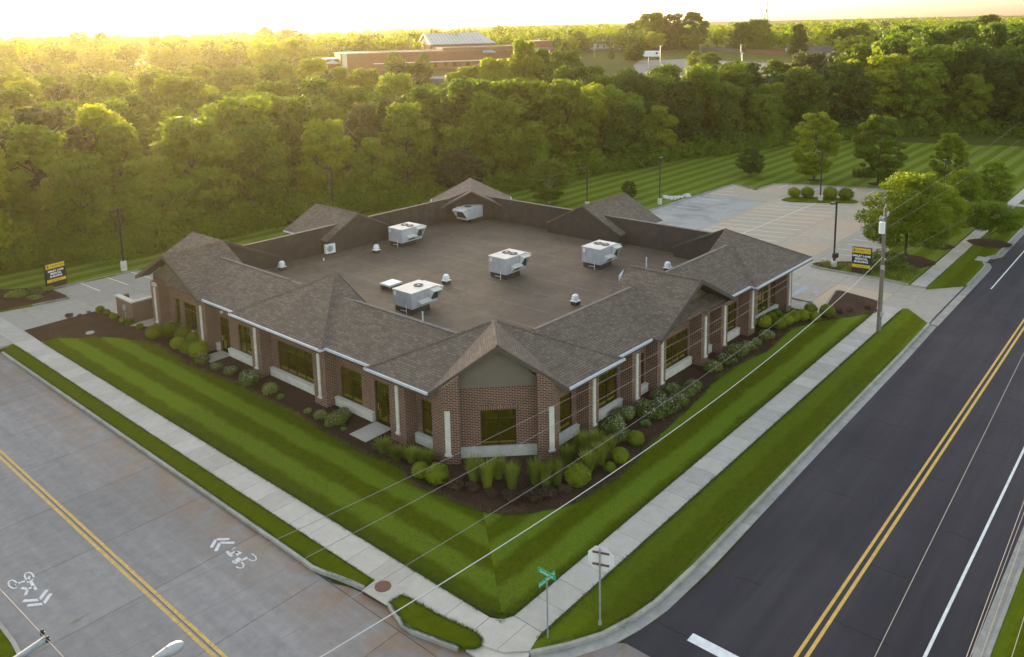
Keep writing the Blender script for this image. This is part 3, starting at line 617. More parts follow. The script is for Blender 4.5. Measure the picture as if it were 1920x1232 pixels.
Lop = [(31.95, 33.08, .74, ZW, 1, 0), (35.92, 37.25, 0.05, ZW, 1, 1), (38.5, 40.65, .74, ZW, 2, 0), (43.6, 47.68, .74, ZW, 4, 0), (51.05, 52.72, .74, ZW, 2, 0), (53.98, 55.3, .05, ZW, 1, 1),
       (57.45, 58.1, .74, ZW, 1, 0), (58.75, 60.75, .74, ZW, 2, 0), (61.35, 62.15, .74, ZW, 1, 0)]
wall('y', XW, XW+.35, 30.6, 65.2, [o[:4] for o in Lop], 4.3)
for o in Lop:
    window('y', XW+.16, -1, o[0], o[1], o[2], o[3], o[4], bool(o[5])); soldier('y', XW, -1, o[0], o[1], ZW)
Rop = [(34.72, 35.85, .74, ZW, 1, 0), (38.45, 40.4, .74, ZW, 2, 0), (42.35, 43.45, .74, ZW, 1, 0), (46.1, 49.0, .74, ZW, 3, 0), (50.95, 51.9, .74, ZW, 1, 0), (54.4, 56.2, .74, ZW, 2, 0), (59.75, 61.65, .74, ZW, 2, 0), (61.98, 63.1, .74, ZW, 1, 0)]
wall('x', VW, VW+.35, 33.5, 64.4, [o[:4] for o in Rop], 4.3)
for o in Rop:
    window('x', VW+.16, -1, o[0], o[1], o[2], o[3], o[4]); soldier('x', VW, -1, o[0], o[1], ZW)
wall('x', 64.85, 65.2, 30.03, 66, [(34, 36, .74, ZW), (40, 44, .74, ZW), (52, 56, .74, ZW)], 4.3); wall('y', 65.65, 66.0, 27.4, 64.84, [(33, 35, .74, ZW), (40, 44, .74, ZW), (52, 56, .74, ZW)], 4.3)
for a, b_ in ((34, 36), (40, 44), (52, 56)): window('x', 65.1, 1, a, b_, .74, ZW, 2)
for a, b_ in ((33, 35), (40, 44), (52, 56)): window('y', 65.9, 1, a, b_, .74, ZW, 2)
bb(MB().box(64.41, 65.64, VW, VW+.35, 0, 4.3), 'brick_wall', 'brick')
# limestone panels with sloped sills between the piers
def panelL(y0, y1):
    p_ = bb(MB().box(29.45, XW-.002, y0, y1, 0.0, .66), 'limestone_panel', 'limestone')
    bb(MB().prism([(29.40, y0), (XW-.002, y0), (XW-.002, y1), (29.40, y1)], .662, [.70, .74, .74, .70][:4]), 'sill', 'limestone', p_)
def panelR(x0, x1):
    p_ = bb(MB().box(x0, x1, 26.78, VW-.002, 0, .66), 'limestone_panel', 'limestone')
    bb(MB().prism([(x0, 26.73), (x1, 26.73), (x1, VW-.002), (x0, VW-.002)], .662, [.70, .70, .74, .74]), 'sill', 'limestone', p_)
for a, b_ in ((31.45, 33.45), (37.3, 41.0), (42.35, 48.4), (49.65, 53.9), (55.35, 55.65), (57.05, 62.95)): panelL(a, b_)
for a, b_ in ((33.6, 36.25), (37.25, 40.68), (41.72, 43.6), (44.62, 49.2), (50.27, 52.05), (53.06, 56.4), (57.5, 63.15)): panelR(a, b_)
for a, b_ in ((33.5, 34.86), (41.05, 42.32), (48.4, 49.6), (55.7, 57.0), (63.0, 64.3)):
    pier(28.85, XW-.002, a, b_, ZS, ('x', (a+b_)/2-.02))
for a, b_ in ((36.27, 37.22), (40.7, 41.7), (43.62, 44.6), (49.22, 50.25), (52.07, 53.04), (56.42, 57.48), (63.17, 64.1)):
    pier(a, b_, 26.1, VW-.002, ZS, ('y', (a+b_)/2))
num = bpy.data.curves.new('t', 'FONT'); num.body = '2325'; num.size = 0.42; num.extrude = 0.015; num.align_x = 'CENTER'
def text_mesh(body, size, ext=0.008, space=1.0, bold=0.0):
    c = bpy.data.curves.new('t', 'FONT'); c.body = body; c.size = size; c.extrude = ext; c.align_x = 'CENTER'; c.align_y = 'CENTER'; c.space_character = space; c.resolution_u = 2; c.offset = bold
    o = bpy.data.objects.new('t', c); COL.objects.link(o); me = bpy.data.meshes.new_from_object(o.evaluated_get(bpy.context.evaluated_depsgraph_get()))
    bpy.data.objects.remove(o); bpy.data.curves.remove(c); return me
def put_text(name, body, size, mat, parent, loc, rot, ext=0.008, space=1.0, bold=0.0):
    me = text_mesh(body, size, ext, space, bold); me.materials.clear(); o = add(name, me, M[mat], parent); o.location = loc; o.rotation_euler = rot; return o
bpy.data.curves.remove(num)
put_text('house_number', '2325', 0.42, 'limestone', BL, (28.835, 63.8, 3.88), (R(90), 0, R(-90)), 0.02, 1.05, 0.01)
# 45 degree corner: piers, wall, window, gable
E1 = Vector((28.5, 31.1, ZE)); E2 = Vector((33.75, 25.6, ZE)); AP = Vector((30.95, 28.2, 6.93)); PK = Vector((33.7, 31.0, 6.95))
def plane_z(a, b_, c, x, y):
    n_ = (b_-a).cross(c-a); return a.z-(n_.x*(x-a.x)+n_.y*(y-a.y))/n_.z
gzl = lambda x, y: plane_z(PK, AP, E1, x, y); gzr = lambda x, y: plane_z(PK, AP, E2, x, y)
def cpier(pts, fz): return bb(MB().prism(pts, 0, [max(4.0, min(5.6, fz(*p)-.16)) for p in pts]), 'brick_pier', 'brick')
Lp = [(28.85, 31.3), (28.85, 30.2), (29.38, 29.65), (29.95, 30.22), (30.4, 30.9), (29.66, 31.3)]
Rp = [(33.5, 26.1), (32.95, 26.1), (32.38, 26.67), (32.95, 27.24), (33.55, 27.6), (33.85, 26.96), (33.5, 26.9)]
p_ = cpier(Lp, gzl)
def dbox(mb, c, hw, d0, d1, z0, z1, ang):        # box in a frame turned by ang: x along the wall, y outward
    Mx = Matrix.Translation((c[0], c[1], 0)) @ Matrix.Rotation(ang, 4, 'Z'); return mb.box(-hw, hw, d0, d1, z0, z1, Mx)
AC = R(-45)                                       # local +x runs (1,-1); local -y looks out (-1,-1)
s_ = dbox(MB(), (28.93, 30.12), .15, -.07, -.001, .78, 3.3, R(-66)); dbox(s_, (28.93, 30.12), .2, -.12, -.001, .66, .778, R(-66)); bb(s_, 'limestone_strip', 'limestone', p_)
p_ = cpier(Rp, gzr)
s_ = dbox(MB(), (32.90, 26.14), .15, -.07, -.001, .78, 3.3, R(-24)); dbox(s_, (32.90, 26.14), .2, -.12, -.001, .66, .778, R(-24)); bb(s_, 'limestone_strip', 'limestone', p_)
cw = Vector((31.46, 28.74)); cwm = Matrix.Translation((cw.x, cw.y, 0)) @ Matrix.Rotation(AC, 4, 'Z')
m_ = MB()
for x0, x1, z0, z1 in ((-2.2, -.98, 0, 4.2), (.98, 2.2, 0, 4.2), (-.98, .98, 0, .74), (-.98, .98, ZW, 4.2)): m_.box(x0, x1, 0, .35, z0, z1, cwm)
bb(m_, 'brick_wall', 'brick'); bb(MB().box(-1.1, 1.1, -.012, 0, ZW, ZW+.24, cwm), 'soldier_course', 'soldier')
p_ = bb(MB().box(-2.15, 2.12, -.2, -.002, 0, .66, cwm), 'limestone_panel', 'limestone')
bb(MB().box(-2.15, 2.12, -.25, -.002, .662, .72, cwm), 'sill', 'limestone', p_)
f = MB(); t = .055
for x0, x1, z0, z1 in ((-.98, -.98+t, .74, ZW), (.98-t, .98, .74, ZW), (-.98+t, .98-t, .74, .8), (-.98+t, .98-t, ZW-t, ZW)): f.box(x0, x1, .09, .16, z0, z1, cwm)
w_ = bb(f, 'window', 'frame'); mu = MB().box(-.03, .03, .09, .16, .802, ZW-t-.002, cwm)
for x0, x1 in ((-.92, -.032), (.032, .92)): mu.box(x0, x1, .09, .16, 2.2, 2.27, cwm)
bb(mu, 'mullion', 'frame', w_)
for x0, x1 in ((-.925, -.032), (.032, .925)):
    for z0, z1 in ((.802, 2.198), (2.272, ZW-t)): bb(MB().box(x0, x1, .125, .14, z0, z1, cwm), 'pane', 'glass', w_)
gp_ = [Vector((29.0, 31.0, 0)), Vector((33.7, 26.3, 0))]; gx0, gx1 = -2.55, 2.5
V = []; prof = [(-2.35, 4.2), (2.3, 4.2), (2.3, 4.55), (.0, 6.86), (-2.35, 4.6)]
for dy in (-.03, .12): V += [tuple(cwm @ Vector((x, dy, z))) for x, z in prof]
gm = MB(); gm.V = V; gm.F = [(0, 1, 2, 3, 4), (9, 8, 7, 6, 5)]+[(i, 5+i, 5+(i+1) % 5, (i+1) % 5) for i in range(5)]
bb(gm, 'gable_panel', 'tan')

# ---- roof planes
def roof(pts, name='shingle_slope', th=0.14, mat='shingle', parent=BL):
    o = bb(MB().slab(pts, th), name, mat, parent); return o
XC, VC, ZC = 32.35, 29.55, 6.03                  # inner coping line of the left and right wings
roof([(28.9, 33.6, ZE), (28.9, 62, ZE), (XC, 62, ZC-.02), (XC, 32.9, ZC-.02)])
roof([(35.8, 26.0, ZE), (60, 26.0, ZE), (60, VC, ZC+.03), (34.9, VC, ZC+.03)])
N1 = (28.5, 36.5, ZE); N2 = (39.0, 25.6, ZE)
roof([E1, N1, PK]); roof([E2, N2, PK]); roof([E1, PK, AP], th=.12); roof([E2, PK, AP], th=.12)
roof([N1, (33.7, 36.2, 4.32), PK], th=.1); roof([N2, (39.0, 31.0, 4.25), PK], th=.1)
# middle pavilion of the left wing (half pyramid cut at its peak)
Pm = (33.8, 46.2, 6.97)
roof([(28.5, 40.85, ZE), (28.5, 51.55, ZE), Pm]); roof([(28.5, 40.85, ZE), Pm, (33.8, 40.85, ZE)]); roof([(28.5, 51.55, ZE), (33.8, 51.55, ZE), Pm])
bb(MB().prism([(33.82, 41.0), (33.95, 41.0), (33.95, 46.2), (33.95, 51.4), (33.82, 51.4), (33.82, 46.2)], 3.7, [4.3, 4.3, 6.9, 4.3, 4.3, 6.9]), 'pavilion_back', 'membrane')
# corner block at the north-west end: gables to the left and to the rear
Pn = (33.7, 61.05, 6.9)
roof([(28.55, 56.0, ZE), (28.55, 61.05, 6.9), Pn, (33.7, 56.0, ZE)]); roof([(28.55, 61.05, 6.9), (28.55, 66.1, ZE), (33.7, 61.05, 6.9)], th=.12)
roof([(28.55, 66.1, ZE), (33.7, 66.1, 6.9), (33.7, 61.05, 6.9)], th=.12); roof([Pn, (33.7, 66.1, 6.9), (38.5, 66.1, 4.45), (38.5, 61.05, 4.45)], th=.12)
def gable(plane_axis, pl_, a, b_, c, z0, za, name='gable_panel', mat='tan', th=.12):
    m_ = MB(); V = []
    for d in (0, th):
        for s_, z in ((a, z0), (b_, z0), (b_, z0+.3), (c, za), (a, z0+.3)):
            V.append((pl_+d, s_, z) if plane_axis == 'x' else (s_, pl_+d, z))
    m_.V = V; fl = [(0, 1, 2, 3, 4), (9, 8, 7, 6, 5)]+[(i, 5+i, 5+(i+1) % 5, (i+1) % 5) for i in range(5)]
    m_.F = fl if plane_axis == 'y' else [q[::-1] for q in fl]; return bb(m_, name, mat)
gable('x', XW-.03, 56.55, 65.4, 61.05, 4.0, 6.55); gable('y', 65.1, 29.7, 37.9, 33.7, 4.0, 6.45)
bb(MB().box(XW-.02, XW+.3, 65.21, 65.5, 0, 4.2), 'brick_wall', 'brick')
bb(MB().prism([(33.72, 60.75), (38.4, 60.75), (38.4, 60.9), (33.72, 60.9)], 3.7, [6.7, 4.5, 4.5, 6.7]), 'pavilion_back', 'membrane')
bb(MB().prism([(33.7, 60.7), (38.5, 60.7), (38.5, 60.95), (33.7, 60.95)], 4.3, [6.8, 4.6, 4.6, 6.8]), 'rake_cap', 'fascia') if False else None
# gabled middle bay of the right wing
roof([(42.8, 25.4, ZE), (47.9, 25.4, 6.93), (47.9, 31.0, 6.9), (42.8, 31.0, ZE)]); roof([(53.0, 25.4, ZE), (53.0, 31.0, ZE), (47.9, 31.0, 6.9), (47.9, 25.4, 6.93)])
gable('y', VW-.02, 43.6, 52.3, 47.9, 4.0, 6.62)
bb(MB().prism([(42.9, 30.9), (47.9, 30.9), (52.9, 30.9), (52.9, 31.0), (47.9, 31.0), (42.9, 31.0)], 3.7, [4.3, 6.85, 4.3, 4.3, 6.85, 4.3]), 'pavilion_back', 'membrane')
roof([(49.3, 25.75, 4.12), (53.0, 25.75, 4.12), (52.8, VW-.03, 4.42), (49.6, VW-.03, 4.42)], 'eave_return', .08); roof([(42.9, 25.75, 4.12), (45.2, 25.75, 4.12), (45.0, VW-.03, 4.42), (43.1, VW-.03, 4.42)], 'eave_return', .08)
# end block of the right wing
Pe = (61.2, 30.7, 6.95)
roof([(56.2, 25.45, ZE), Pe, (56.2, 30.7, ZE+.1)]); roof([(56.2, 25.45, ZE), (66.45, 25.45, ZE), Pe]); roof([(66.45, 25.45, ZE), (66.45, 36, ZE), (61.2, 36, 4.4+2.4), Pe][:2]+[(66.45, 35.7, ZE), Pe]); roof([Pe, (61.2, 35.6, 4.6), (66.45, 35.7, ZE)], th=.1)
bb(MB().prism([(61.3, 30.72), (61.3, 35.5), (61.45, 35.5), (61.45, 30.72)], 3.7, [6.82, 4.55, 4.55, 6.82]), 'pavilion_back', 'membrane')
bb(MB().slab([(61.18, 30.72, 6.97), (61.18, 35.6, 4.66), (61.5, 35.6, 4.66), (61.5, 30.72, 6.97)], .12), 'rake_cap', 'fascia')
bb(MB().slab([(33.72, 60.68, 6.92), (38.5, 60.68, 4.62), (38.5, 61.0, 4.62), (33.72, 61.0, 6.92)], .12), 'rake_cap', 'fascia')
# far slopes beyond the parapets (north and east) and their gabled bays
NV, EX = 61.25, 62.5
roof([(38, NV, ZC), (58.6, NV, ZC), (60, 65.6, ZE), (38, 65.6, ZE)]); roof([(EX, 35, ZC), (66.4, 35, ZE), (66.4, 60, ZE), (EX, 57.5, ZC)])
def bay_e(c, hw, zr, x0, x1):
    ze = zr-hw*PT
    roof([(x0, c-hw, ze), (x1, c-hw, ze), (x1, c, zr), (x0, c, zr)], th=.14); roof([(x0, c, zr), (x1, c, zr), (x1, c+hw, ze), (x0, c+hw, ze)], th=.14)
    bb(MB().prism([(x0+.12, c-hw+.1), (x0+.25, c-hw+.1), (x0+.25, c), (x0+.25, c+hw-.1), (x0+.12, c+hw-.1), (x0+.12, c)], 3.7, [ze, ze, zr-.1, ze, ze, zr-.1]), 'pavilion_back', 'membrane')
    bb(MB().box(x0+.12, 62.45, c-hw+.15, c-hw+.3, 3.7, ze), 'pavilion_back', 'membrane'); bb(MB().box(x0+.12, 62.45, c+hw-.3, c+hw-.15, 3.7, ze), 'pavilion_back', 'membrane')
    gable('x', x1-.5, c-hw+.4, c+hw-.4, c, ze-.3, zr-.35)
    bb(MB().box(x1-1.8, x1-.01, c-hw-.06, c-hw-.0, ze-.16, ze-.02), 'gutter', 'gutter')
    bb(MB().box(66.0, x1-.6, c-hw+.4, c+hw-.4, 0, ze-.3), 'brick_wall', 'brick')
bay_e(45.45, 4.35, 6.95, 61.4, 68.6)
def bay_n(c, hw, zr, y0, y1):
    ze = zr-hw*PT
    roof([(c-hw, y0, ze), (c, y0, zr), (c, y1, zr), (c-hw, y1, ze)], th=.14); roof([(c, y0, zr), (c+hw, y0, ze), (c+hw, y1, ze), (c, y1, zr)], th=.14)
    bb(MB().prism([(c-hw+.1, y0+.12), (c, y0+.12), (c+hw-.1, y0+.12), (c+hw-.1, y0+.25), (c, y0+.25), (c-hw+.1, y0+.25)], 3.7, [ze, zr-.1, ze, ze, zr-.1, ze]), 'pavilion_back', 'membrane')
    bb(MB().box(c-hw+.15, c-hw+.3, y0+.12, NV-.05, 3.7, ze), 'pavilion_back', 'membrane'); bb(MB().box(c+hw-.3, c+hw-.15, y0+.12, NV-.05, 3.7, ze), 'pavilion_back', 'membrane')
    gable('y', y1-.6, c-hw+.4, c+hw-.4, c, ze-.3, zr-.35)
    bb(MB().box(c-hw-.06, c-hw, y1-1.8, y1-.01, ze-.16, ze-.02), 'gutter', 'gutter')
    bb(MB().box(c-hw+.4, c+hw-.4, 65.2, y1-.7, 0, ze-.3), 'brick_wall', 'brick')
bay_n(46.8, 3.75, 6.95, 60.2, 66.9)
# diagonal bay at the far corner
i0 = Vector((60.2, 58.75, 6.95)); i1 = Vector((65.6, 64.2, 6.95)); q = Vector((-1, 1, 0)).normalized()*4.4
for s_ in (1, -1):
    a = i0+q*s_; b_ = i1+q*s_; a.z = b_.z = 6.95-4.4*PT
    k = 0.46
    roof([i0, i1, b_, a], th=.14)
    bb(MB().slab([b_+Vector((0, 0, -.03)), b_+Vector((-.9, -.9, -.03)), b_+q.normalized()*s_*.1+Vector((-.9, -.9, -.03)), b_+q.normalized()*s_*.1+Vector((0, 0, -.03))], .14), 'gutter', 'gutter')
# parapet walls with lap seams and metal coping
def parapet(pts, zt, name='parapet_wall', th=.22, cap=True, mat='membrane', step=1.25):
    P = [Vector(p) for p in pts]
    for a, b_ in zip(P[:-1], P[1:]):
        bb(MB().prism(line_pts(a, b_, th), 3.6, zt), name, mat)
        d = b_-a; n_ = max(1, int(d.length/step)); bt = MB()
        for i in range(1, n_):
            c = a+d*i/n_; bt.prism(line_pts(c-d.normalized()*.035, c+d.normalized()*.035, th+.03), 3.7, zt-.03)
        bb(bt, 'membrane_batten', mat)
        if cap: bb(MB().prism(line_pts(a-d.normalized()*.05, b_+d.normalized()*.05, th+.06), zt+.002, zt+.05), 'parapet_coping', cap if isinstance(cap, str) else 'coping')
parapet([(XC+.12, 31.5), (XC+.12, 62)], ZC-.02, cap=False); parapet([(34, VC+.12), (60.2, VC+.12)], ZC, cap=False)
for a, b_ in ((32.8, 42.3), (49.9, 60)): bb(MB().prism(line_pts((XC+.1, a), (XC+.1, b_), .22), ZC-.01, ZC+.06), 'parapet_coping', 'coping')
for a, b_ in ((35.6, 45.8), (49.9, 59.6)): bb(MB().prism(line_pts((a, VC+.1), (b_, VC+.1), .22), ZC+.01, ZC+.08), 'parapet_coping', 'coping')
parapet([(33.7, NV), (58.9, NV)], ZC, cap='fascia'); parapet([(EX, 31), (EX, 57.8)], ZC, cap='fascia')
a, b_ = Vector((58.9, NV, 0)), Vector((EX, 57.8, 0)); c = (a+b_)/2; dd = (b_-a).normalized()
bb(MB().prism([tuple(p.xy) for p in (a, c, b_, b_+Vector((.12, .12, 0)), c+Vector((.12, .12, 0)), a+Vector((.12, .12, 0)))], 3.6, [ZC-.1, 6.86, ZC-.1, ZC-.1, 6.86, ZC-.1]), 'pavilion_back', 'membrane')
# flat roof
bb(MB().prism([(XC+.2, 31.2), (34.5, VC+.2), (EX, VC+.2), (EX, 57.8), (58.9, NV), (XC+.2, NV)], 3.4, 3.7), 'flat_roof', 'deck')
# soffits, fascias and gutters
def eaveL(y0, y1, x, xin=XW):
    bb(MB().box(x+.02, xin, y0, y1, ZS, ZS+.05), 'soffit', 'fascia'); bb(MB().box(x, x+.05, y0, y1, ZE-.32, ZE-.06), 'fascia', 'fascia')
    bb(MB().box(x-.10, x-.002, y0, y1, ZE-.15, ZE-.01), 'gutter', 'gutter')
def eaveR(x0, x1, v, vin=VW):
    bb(MB().box(x0, x1, v+.02, vin, ZS, ZS+.05), 'soffit', 'fascia'); bb(MB().box(x0, x1, v, v+.05, ZE-.32, ZE-.06), 'fascia', 'fascia')
    bb(MB().box(x0, x1, v-.10, v-.002, ZE-.15, ZE-.01), 'gutter', 'gutter')
eaveL(31.15, 36.5, 28.5); eaveL(36.52, 40.83, 28.9); eaveL(40.85, 51.55, 28.5); eaveL(51.57, 56.0, 28.9)
eaveR(33.8, 39.0, 25.6); eaveR(39.02, 42.7, 26.0); eaveR(53.05, 56.18, 26.0); eaveR(56.2, 66.45, 25.45)
for y in (36.5, 40.84, 51.56): bb(MB().box(28.4, 28.9, y-.05, y+.05, ZE-.15, ZE-.012), 'gutter', 'gutter')
for x, v0, v1 in ((39.01, 25.47, 26.0), (56.2, 25.32, 26.0)): bb(MB().box(x-.05, x+.05, v0, v1, ZE-.15, ZE-.012), 'gutter', 'gutter')
def board(a, b_, h=.3, t=.07, name='rake_board'):
    a = Vector(a); b_ = Vector(b_); m_ = MB(); d = b_-a; n_ = Vector((-d.y, d.x, 0)).normalized()*t/2
    V = [a+n_, b_+n_, b_-n_, a-n_]; m_.V = [tuple(p-Vector((0, 0, .02))) for p in V]+[tuple(p-Vector((0, 0, h))) for p in V]
    m_.F = [(0, 1, 2, 3), (7, 6, 5, 4), (0, 4, 5, 1), (1, 5, 6, 2), (2, 6, 7, 3), (3, 7, 4, 0)]
    bb(m_, name, 'fascia')
board(E1, AP); board(AP, E2); board((28.5, 56, ZE), (28.5, 61.05, 6.9)); board((28.5, 61.05, 6.9), (28.5, 66.1, ZE)); board((28.5, 66.12, ZE), (33.7, 66.12, 6.9)); board((33.7, 66.12, 6.9), (38.5, 66.12, 4.45))
board((42.8, 25.36, ZE), (47.9, 25.36, 6.93)); board((47.9, 25.36, 6.93), (53.0, 25.36, ZE)); board((66.47, 25.4, ZE), (66.47, 35.7, ZE))
# soffit under the gable overhangs
def under(pts): bb(MB().slab([(p[0], p[1], p[2]-.18) for p in pts], .03), 'soffit', 'fascia')
under([(28.56, 56.1, ZE), (28.56, 61.05, 6.9), (XW, 61.05, 6.9), (XW, 56.1, ZE)]); under([(28.56, 61.05, 6.9), (28.56, 66.0, ZE), (XW, 66.0, ZE), (XW, 61.05, 6.9)])
under([(42.9, 25.45, ZE), (42.9, VW, ZE), (47.9, VW, 6.93), (47.9, 25.45, 6.93)]); under([(47.9, 25.45, 6.93), (47.9, VW, 6.93), (52.9, VW, ZE), (52.9, 25.45, ZE)])
# ridge and hip caps
def cap(a, b_):
    a = Vector(a)+Vector((0, 0, .035)); b_ = Vector(b_)+Vector((0, 0, .035)); d = (b_-a).normalized(); s_ = Vector((-d.y, d.x, 0)).normalized()*.16; m_ = MB()
    V = [a-s_-Vector((0, 0, .06)), a, a+s_-Vector((0, 0, .06)), b_-s_-Vector((0, 0, .06)), b_, b_+s_-Vector((0, 0, .06))]
    m_.V = [tuple(v) for v in V]; m_.F = [(0, 1, 4, 3), (1, 2, 5, 4)]; bb(m_, 'ridge_cap', 'shingle')
for a, b_ in ((N1, PK), (N2, PK), (AP, PK), ((28.5, 40.85, ZE), Pm), ((28.5, 51.55, ZE), Pm), ((28.55, 61.05, 6.9), Pn), ((47.9, 25.4, 6.93), (47.9, 31, 6.9)), ((56.2, 25.45, ZE), Pe), ((66.45, 25.45, ZE), Pe), ((46.8, 60.2, 6.95), (46.8, 66.9, 6.95)), ((61.4, 45.45, 6.95), (68.6, 45.45, 6.95)), (i0, i1)): cap(a, b_)
# downpipes
for x, y, in ((29.5, 42.55), (29.5, 49.85)): bb(MB().box(x, x+.1, y, y+.1, 0.1, ZS), 'downpipe', 'fascia')
for x in (44.75, 53.2, 57.6): bb(MB().box(x, x+.1, 26.85, 26.95, .1, ZS), 'downpipe', 'fascia')
# small lamp over each door, stoops in front
for y in (36.6, 54.65): bb(MB().box(29.5, XW-.014, y-.08, y+.08, 3.25, 3.42), 'wall_lamp', 'white')
def stoop(pts, lab): o = polyobj('stoop', pts, ZL+.05, M['walk'], None, 0.0); tag(o, kind='structure')
stoop([(27.6, 35.85), (29.62, 35.85), (29.62, 37.35), (27.6, 37.35)], ''); stoop([(27.9, 53.9), (29.62, 53.9), (29.62, 55.35), (27.9, 55.35)], '')
struct('entrance_pad', [(28.5, 64.4), (33, 64.4), (33, 66.6), (28.6, 66.6)][:0] or [(27.6, 66.3), (29.2, 63.9), (31, 65.3), (31, 66.5), (28.6, 66.6)], ZL+.03, 'walk', 0.0)

# ------------------------------------------------------------------ things on the flat roof
ZD = 3.7
def GD(px, py): return G(px, py, ZD)
def rtu(px, py, lab, wx=2.55, wy=1.85, h=1.3, fans=2, flip=False):
    """rooftop air handler: (px,py) is its front bottom corner on the deck"""
    p = GD(px, py); t = empty('rooftop_unit', (p.x, p.y, ZD), label=lab, cat='rooftop unit', group='air handlers on the flat roof')
    s = 1
    MB().box(.1, wx-.75, .08, wy-.08, 0, .42).build('curb', M['membrane'], t)
    z0 = .43; z1 = z0+h
    MB().box(0, wx, 0, wy, z0, z1).build('cabinet', M['unit'], t)
    lid = MB().box(-.03, wx+.03, -.03, wy+.03, z1+.001, z1+.05).build('lid', M['unit_top'], t)
    sm = MB()
    for x in (.62, 1.25, 1.9):
        sm.box(x-.012, x+.012, -.012, -.001, z0+.05, z1-.03)
    for y in (.7, 1.3): sm.box(-.012, -.001, y-.012, y+.012, z0+.05, z1-.03)
    sm.box(-.014, -.001, .05, wy-.05, z0+.48, z0+.5); sm.build('panel_seam', M['galv'], t)
    for i in range(fans):
        c = (wx-1.0-.05*i, .52+.72*i) if fans > 1 else (wx-.95, wy*.5)
        f = MB().lathe([(.36, z1+.052), (.36, z1+.10), (.32, z1+.10), (.30, z1+.07)], (c[0], c[1], 0), 20).build('fan_guard', M['fan'], t)
        MB().lathe([(.09, z1+.105), (.09, z1+.12)], (c[0], c[1], 0), 10).build('fan_hub', M['unit_top'], f)
    # louvred hood on the long side and the tall intake hood at the end
    hd = MB(); V = [(.55, -.02, z1-.62), (1.65, -.02, z1-.62), (1.65, -.52, z1-.78), (.55, -.52, z1-.78), (.55, -.02, z0+.08), (1.65, -.02, z0+.08)]
    hd.V = V; hd.F = [(0, 3, 2, 1), (0, 4, 3), (1, 2, 5), (0, 1, 5, 4)]; hd.build('exhaust_hood', M['unit_top'], t)
    MB().box(.6, 1.6, -.03, -.005, z0+.12, z1-.82).build('hood_filter', M['fan'], t)
    hd = MB(); V = [(wx, -.05, z1), (wx, wy, z1), (wx+.62, wy, z1-.16), (wx+.62, -.05, z1-.16), (wx, -.05, z0+.2), (wx, wy, z0+.2)]
    hd.V = V; hd.F = [(0, 3, 2, 1), (0, 4, 3), (1, 2, 5)]; hd.build('intake_hood', M['unit_top'], t)
    hd = MB(); hd.V = [(1.7, -.02, z1-.03), (wx, -.02, z1-.03), (wx, -.55, z1-.17), (1.7, -.55, z1-.17), (1.7, -.02, z0+.2), (wx, -.02, z0+.2)]; hd.F = [(0, 3, 2, 1), (0, 4, 3), (1, 2, 5)]; hd.build('intake_hood', M['unit_top'], t)
    MB().box(1.72, wx-.02, -.03, -.005, z0+.25, z1-.06).build('coil', M['fan'], t)
    MB().box(wx+.002, wx+.03, .1, wy-.1, z0+.2, z1-.1).build('coil', M['fan'], t)
    pp = MB().tube([(-.1, .5, 0), (-.1, .5, .75)], .022, 6).tube([(-.1, .5, .25), (-.1, 1.1, .22)], .018, 6); pp.build('drain_pipe', M['white'], t)
    MB().box(-.025, -.002, wy-.32, wy-.15, z1-.4, z1-.12).build('label_plate', M['white'], t)
    if flip: t.rotation_euler = (0, 0, R(180)); t.location = (p.x+wx, p.y+wy, ZD)
    return t
rtu(949, 526, 'large pale grey rooftop unit in the middle of the flat roof')
rtu(1125, 507, 'large pale grey rooftop unit nearest the right wing roof')
rtu(773, 592, 'squat grey rooftop unit nearest the left wing roof, with a single fan', fans=1, h=1.15, wy=2.0)
rtu(754, 465, 'rooftop unit at the back left with tan intake coil', h=1.25)
rtu(876, 421, 'small grey rooftop unit close to the far corner of the roof', h=1.15, wx=2.4, wy=1.5, fans=1, flip=True)
def vent(px, py, lab):
    p = GD(px, py); t = empty('roof_vent', (p.x, p.y, ZD), label=lab, cat='vent', group='domed exhaust vents on the flat roof'); t.scale = (.86, .86, .86)
    MB().box(-.28, .28, -.28, .28, 0, .32).build('curb', M['membrane'], t)
    MB().box(-.33, .33, -.33, .33, .322, .38).build('base_plate', M['white'], t)
    MB().lathe([(.27, .382), (.22, .48), (.22, .52), (.34, .55), (.33, .60), (.24, .68), (.24, .70), (.30, .72), (.27, .80), (.16, .90), (.05, .93)], (0, 0, 0), 16).build('cowl', M['white'], t, None, True)
vent(529, 506, 'white domed roof vent nearest the left end of the flat roof'); vent(706, 474, 'white domed roof vent beside the back left rooftop unit')
vent(837, 532, 'white domed roof vent to the right of the white roof hatch'); vent(1079, 571, 'white domed roof vent nearest the front corner of the roof'); vent(1252, 508, 'white domed roof vent partly behind the right wing coping')
p = GD(713.7, 541); t = empty('roof_hatch', (p.x, p.y, ZD), label='low white square roof hatch on a black curb', cat='roof hatch')
MB().box(0.0, 1.25, -1.1, 0, 0, .32).build('curb', M['membrane'], t); MB().box(-.06, 1.31, -1.16, .06, .322, .44).build('lid', M['unit_top'], t); MB().box(.0, 1.25, -1.1, 0, .442, .47).build('lid_panel', M['white'], t)
p = GD(612, 479); t = empty('condenser', (p.x, p.y, ZD), R(-8), label='small white split air conditioner standing on the back left of the roof', cat='air conditioner')
MB().box(0, .95, 0, .36, .12, .95).build('cabinet', M['white'], t); MB().lathe([(.3, 0), (.3, .02), (.26, .02)], (0, 0, 0), 20).build('fan_grille', M['galv'], t); t.children[-1].matrix_local = Matrix.Translation((.4, -.001, .55)) @ Matrix.Rotation(R(90), 4, 'X')
MB().box(.05, .15, -.02, .38, 0, .119).box(.8, .9, -.02, .38, 0, .119).build('foot', M['black'], t)
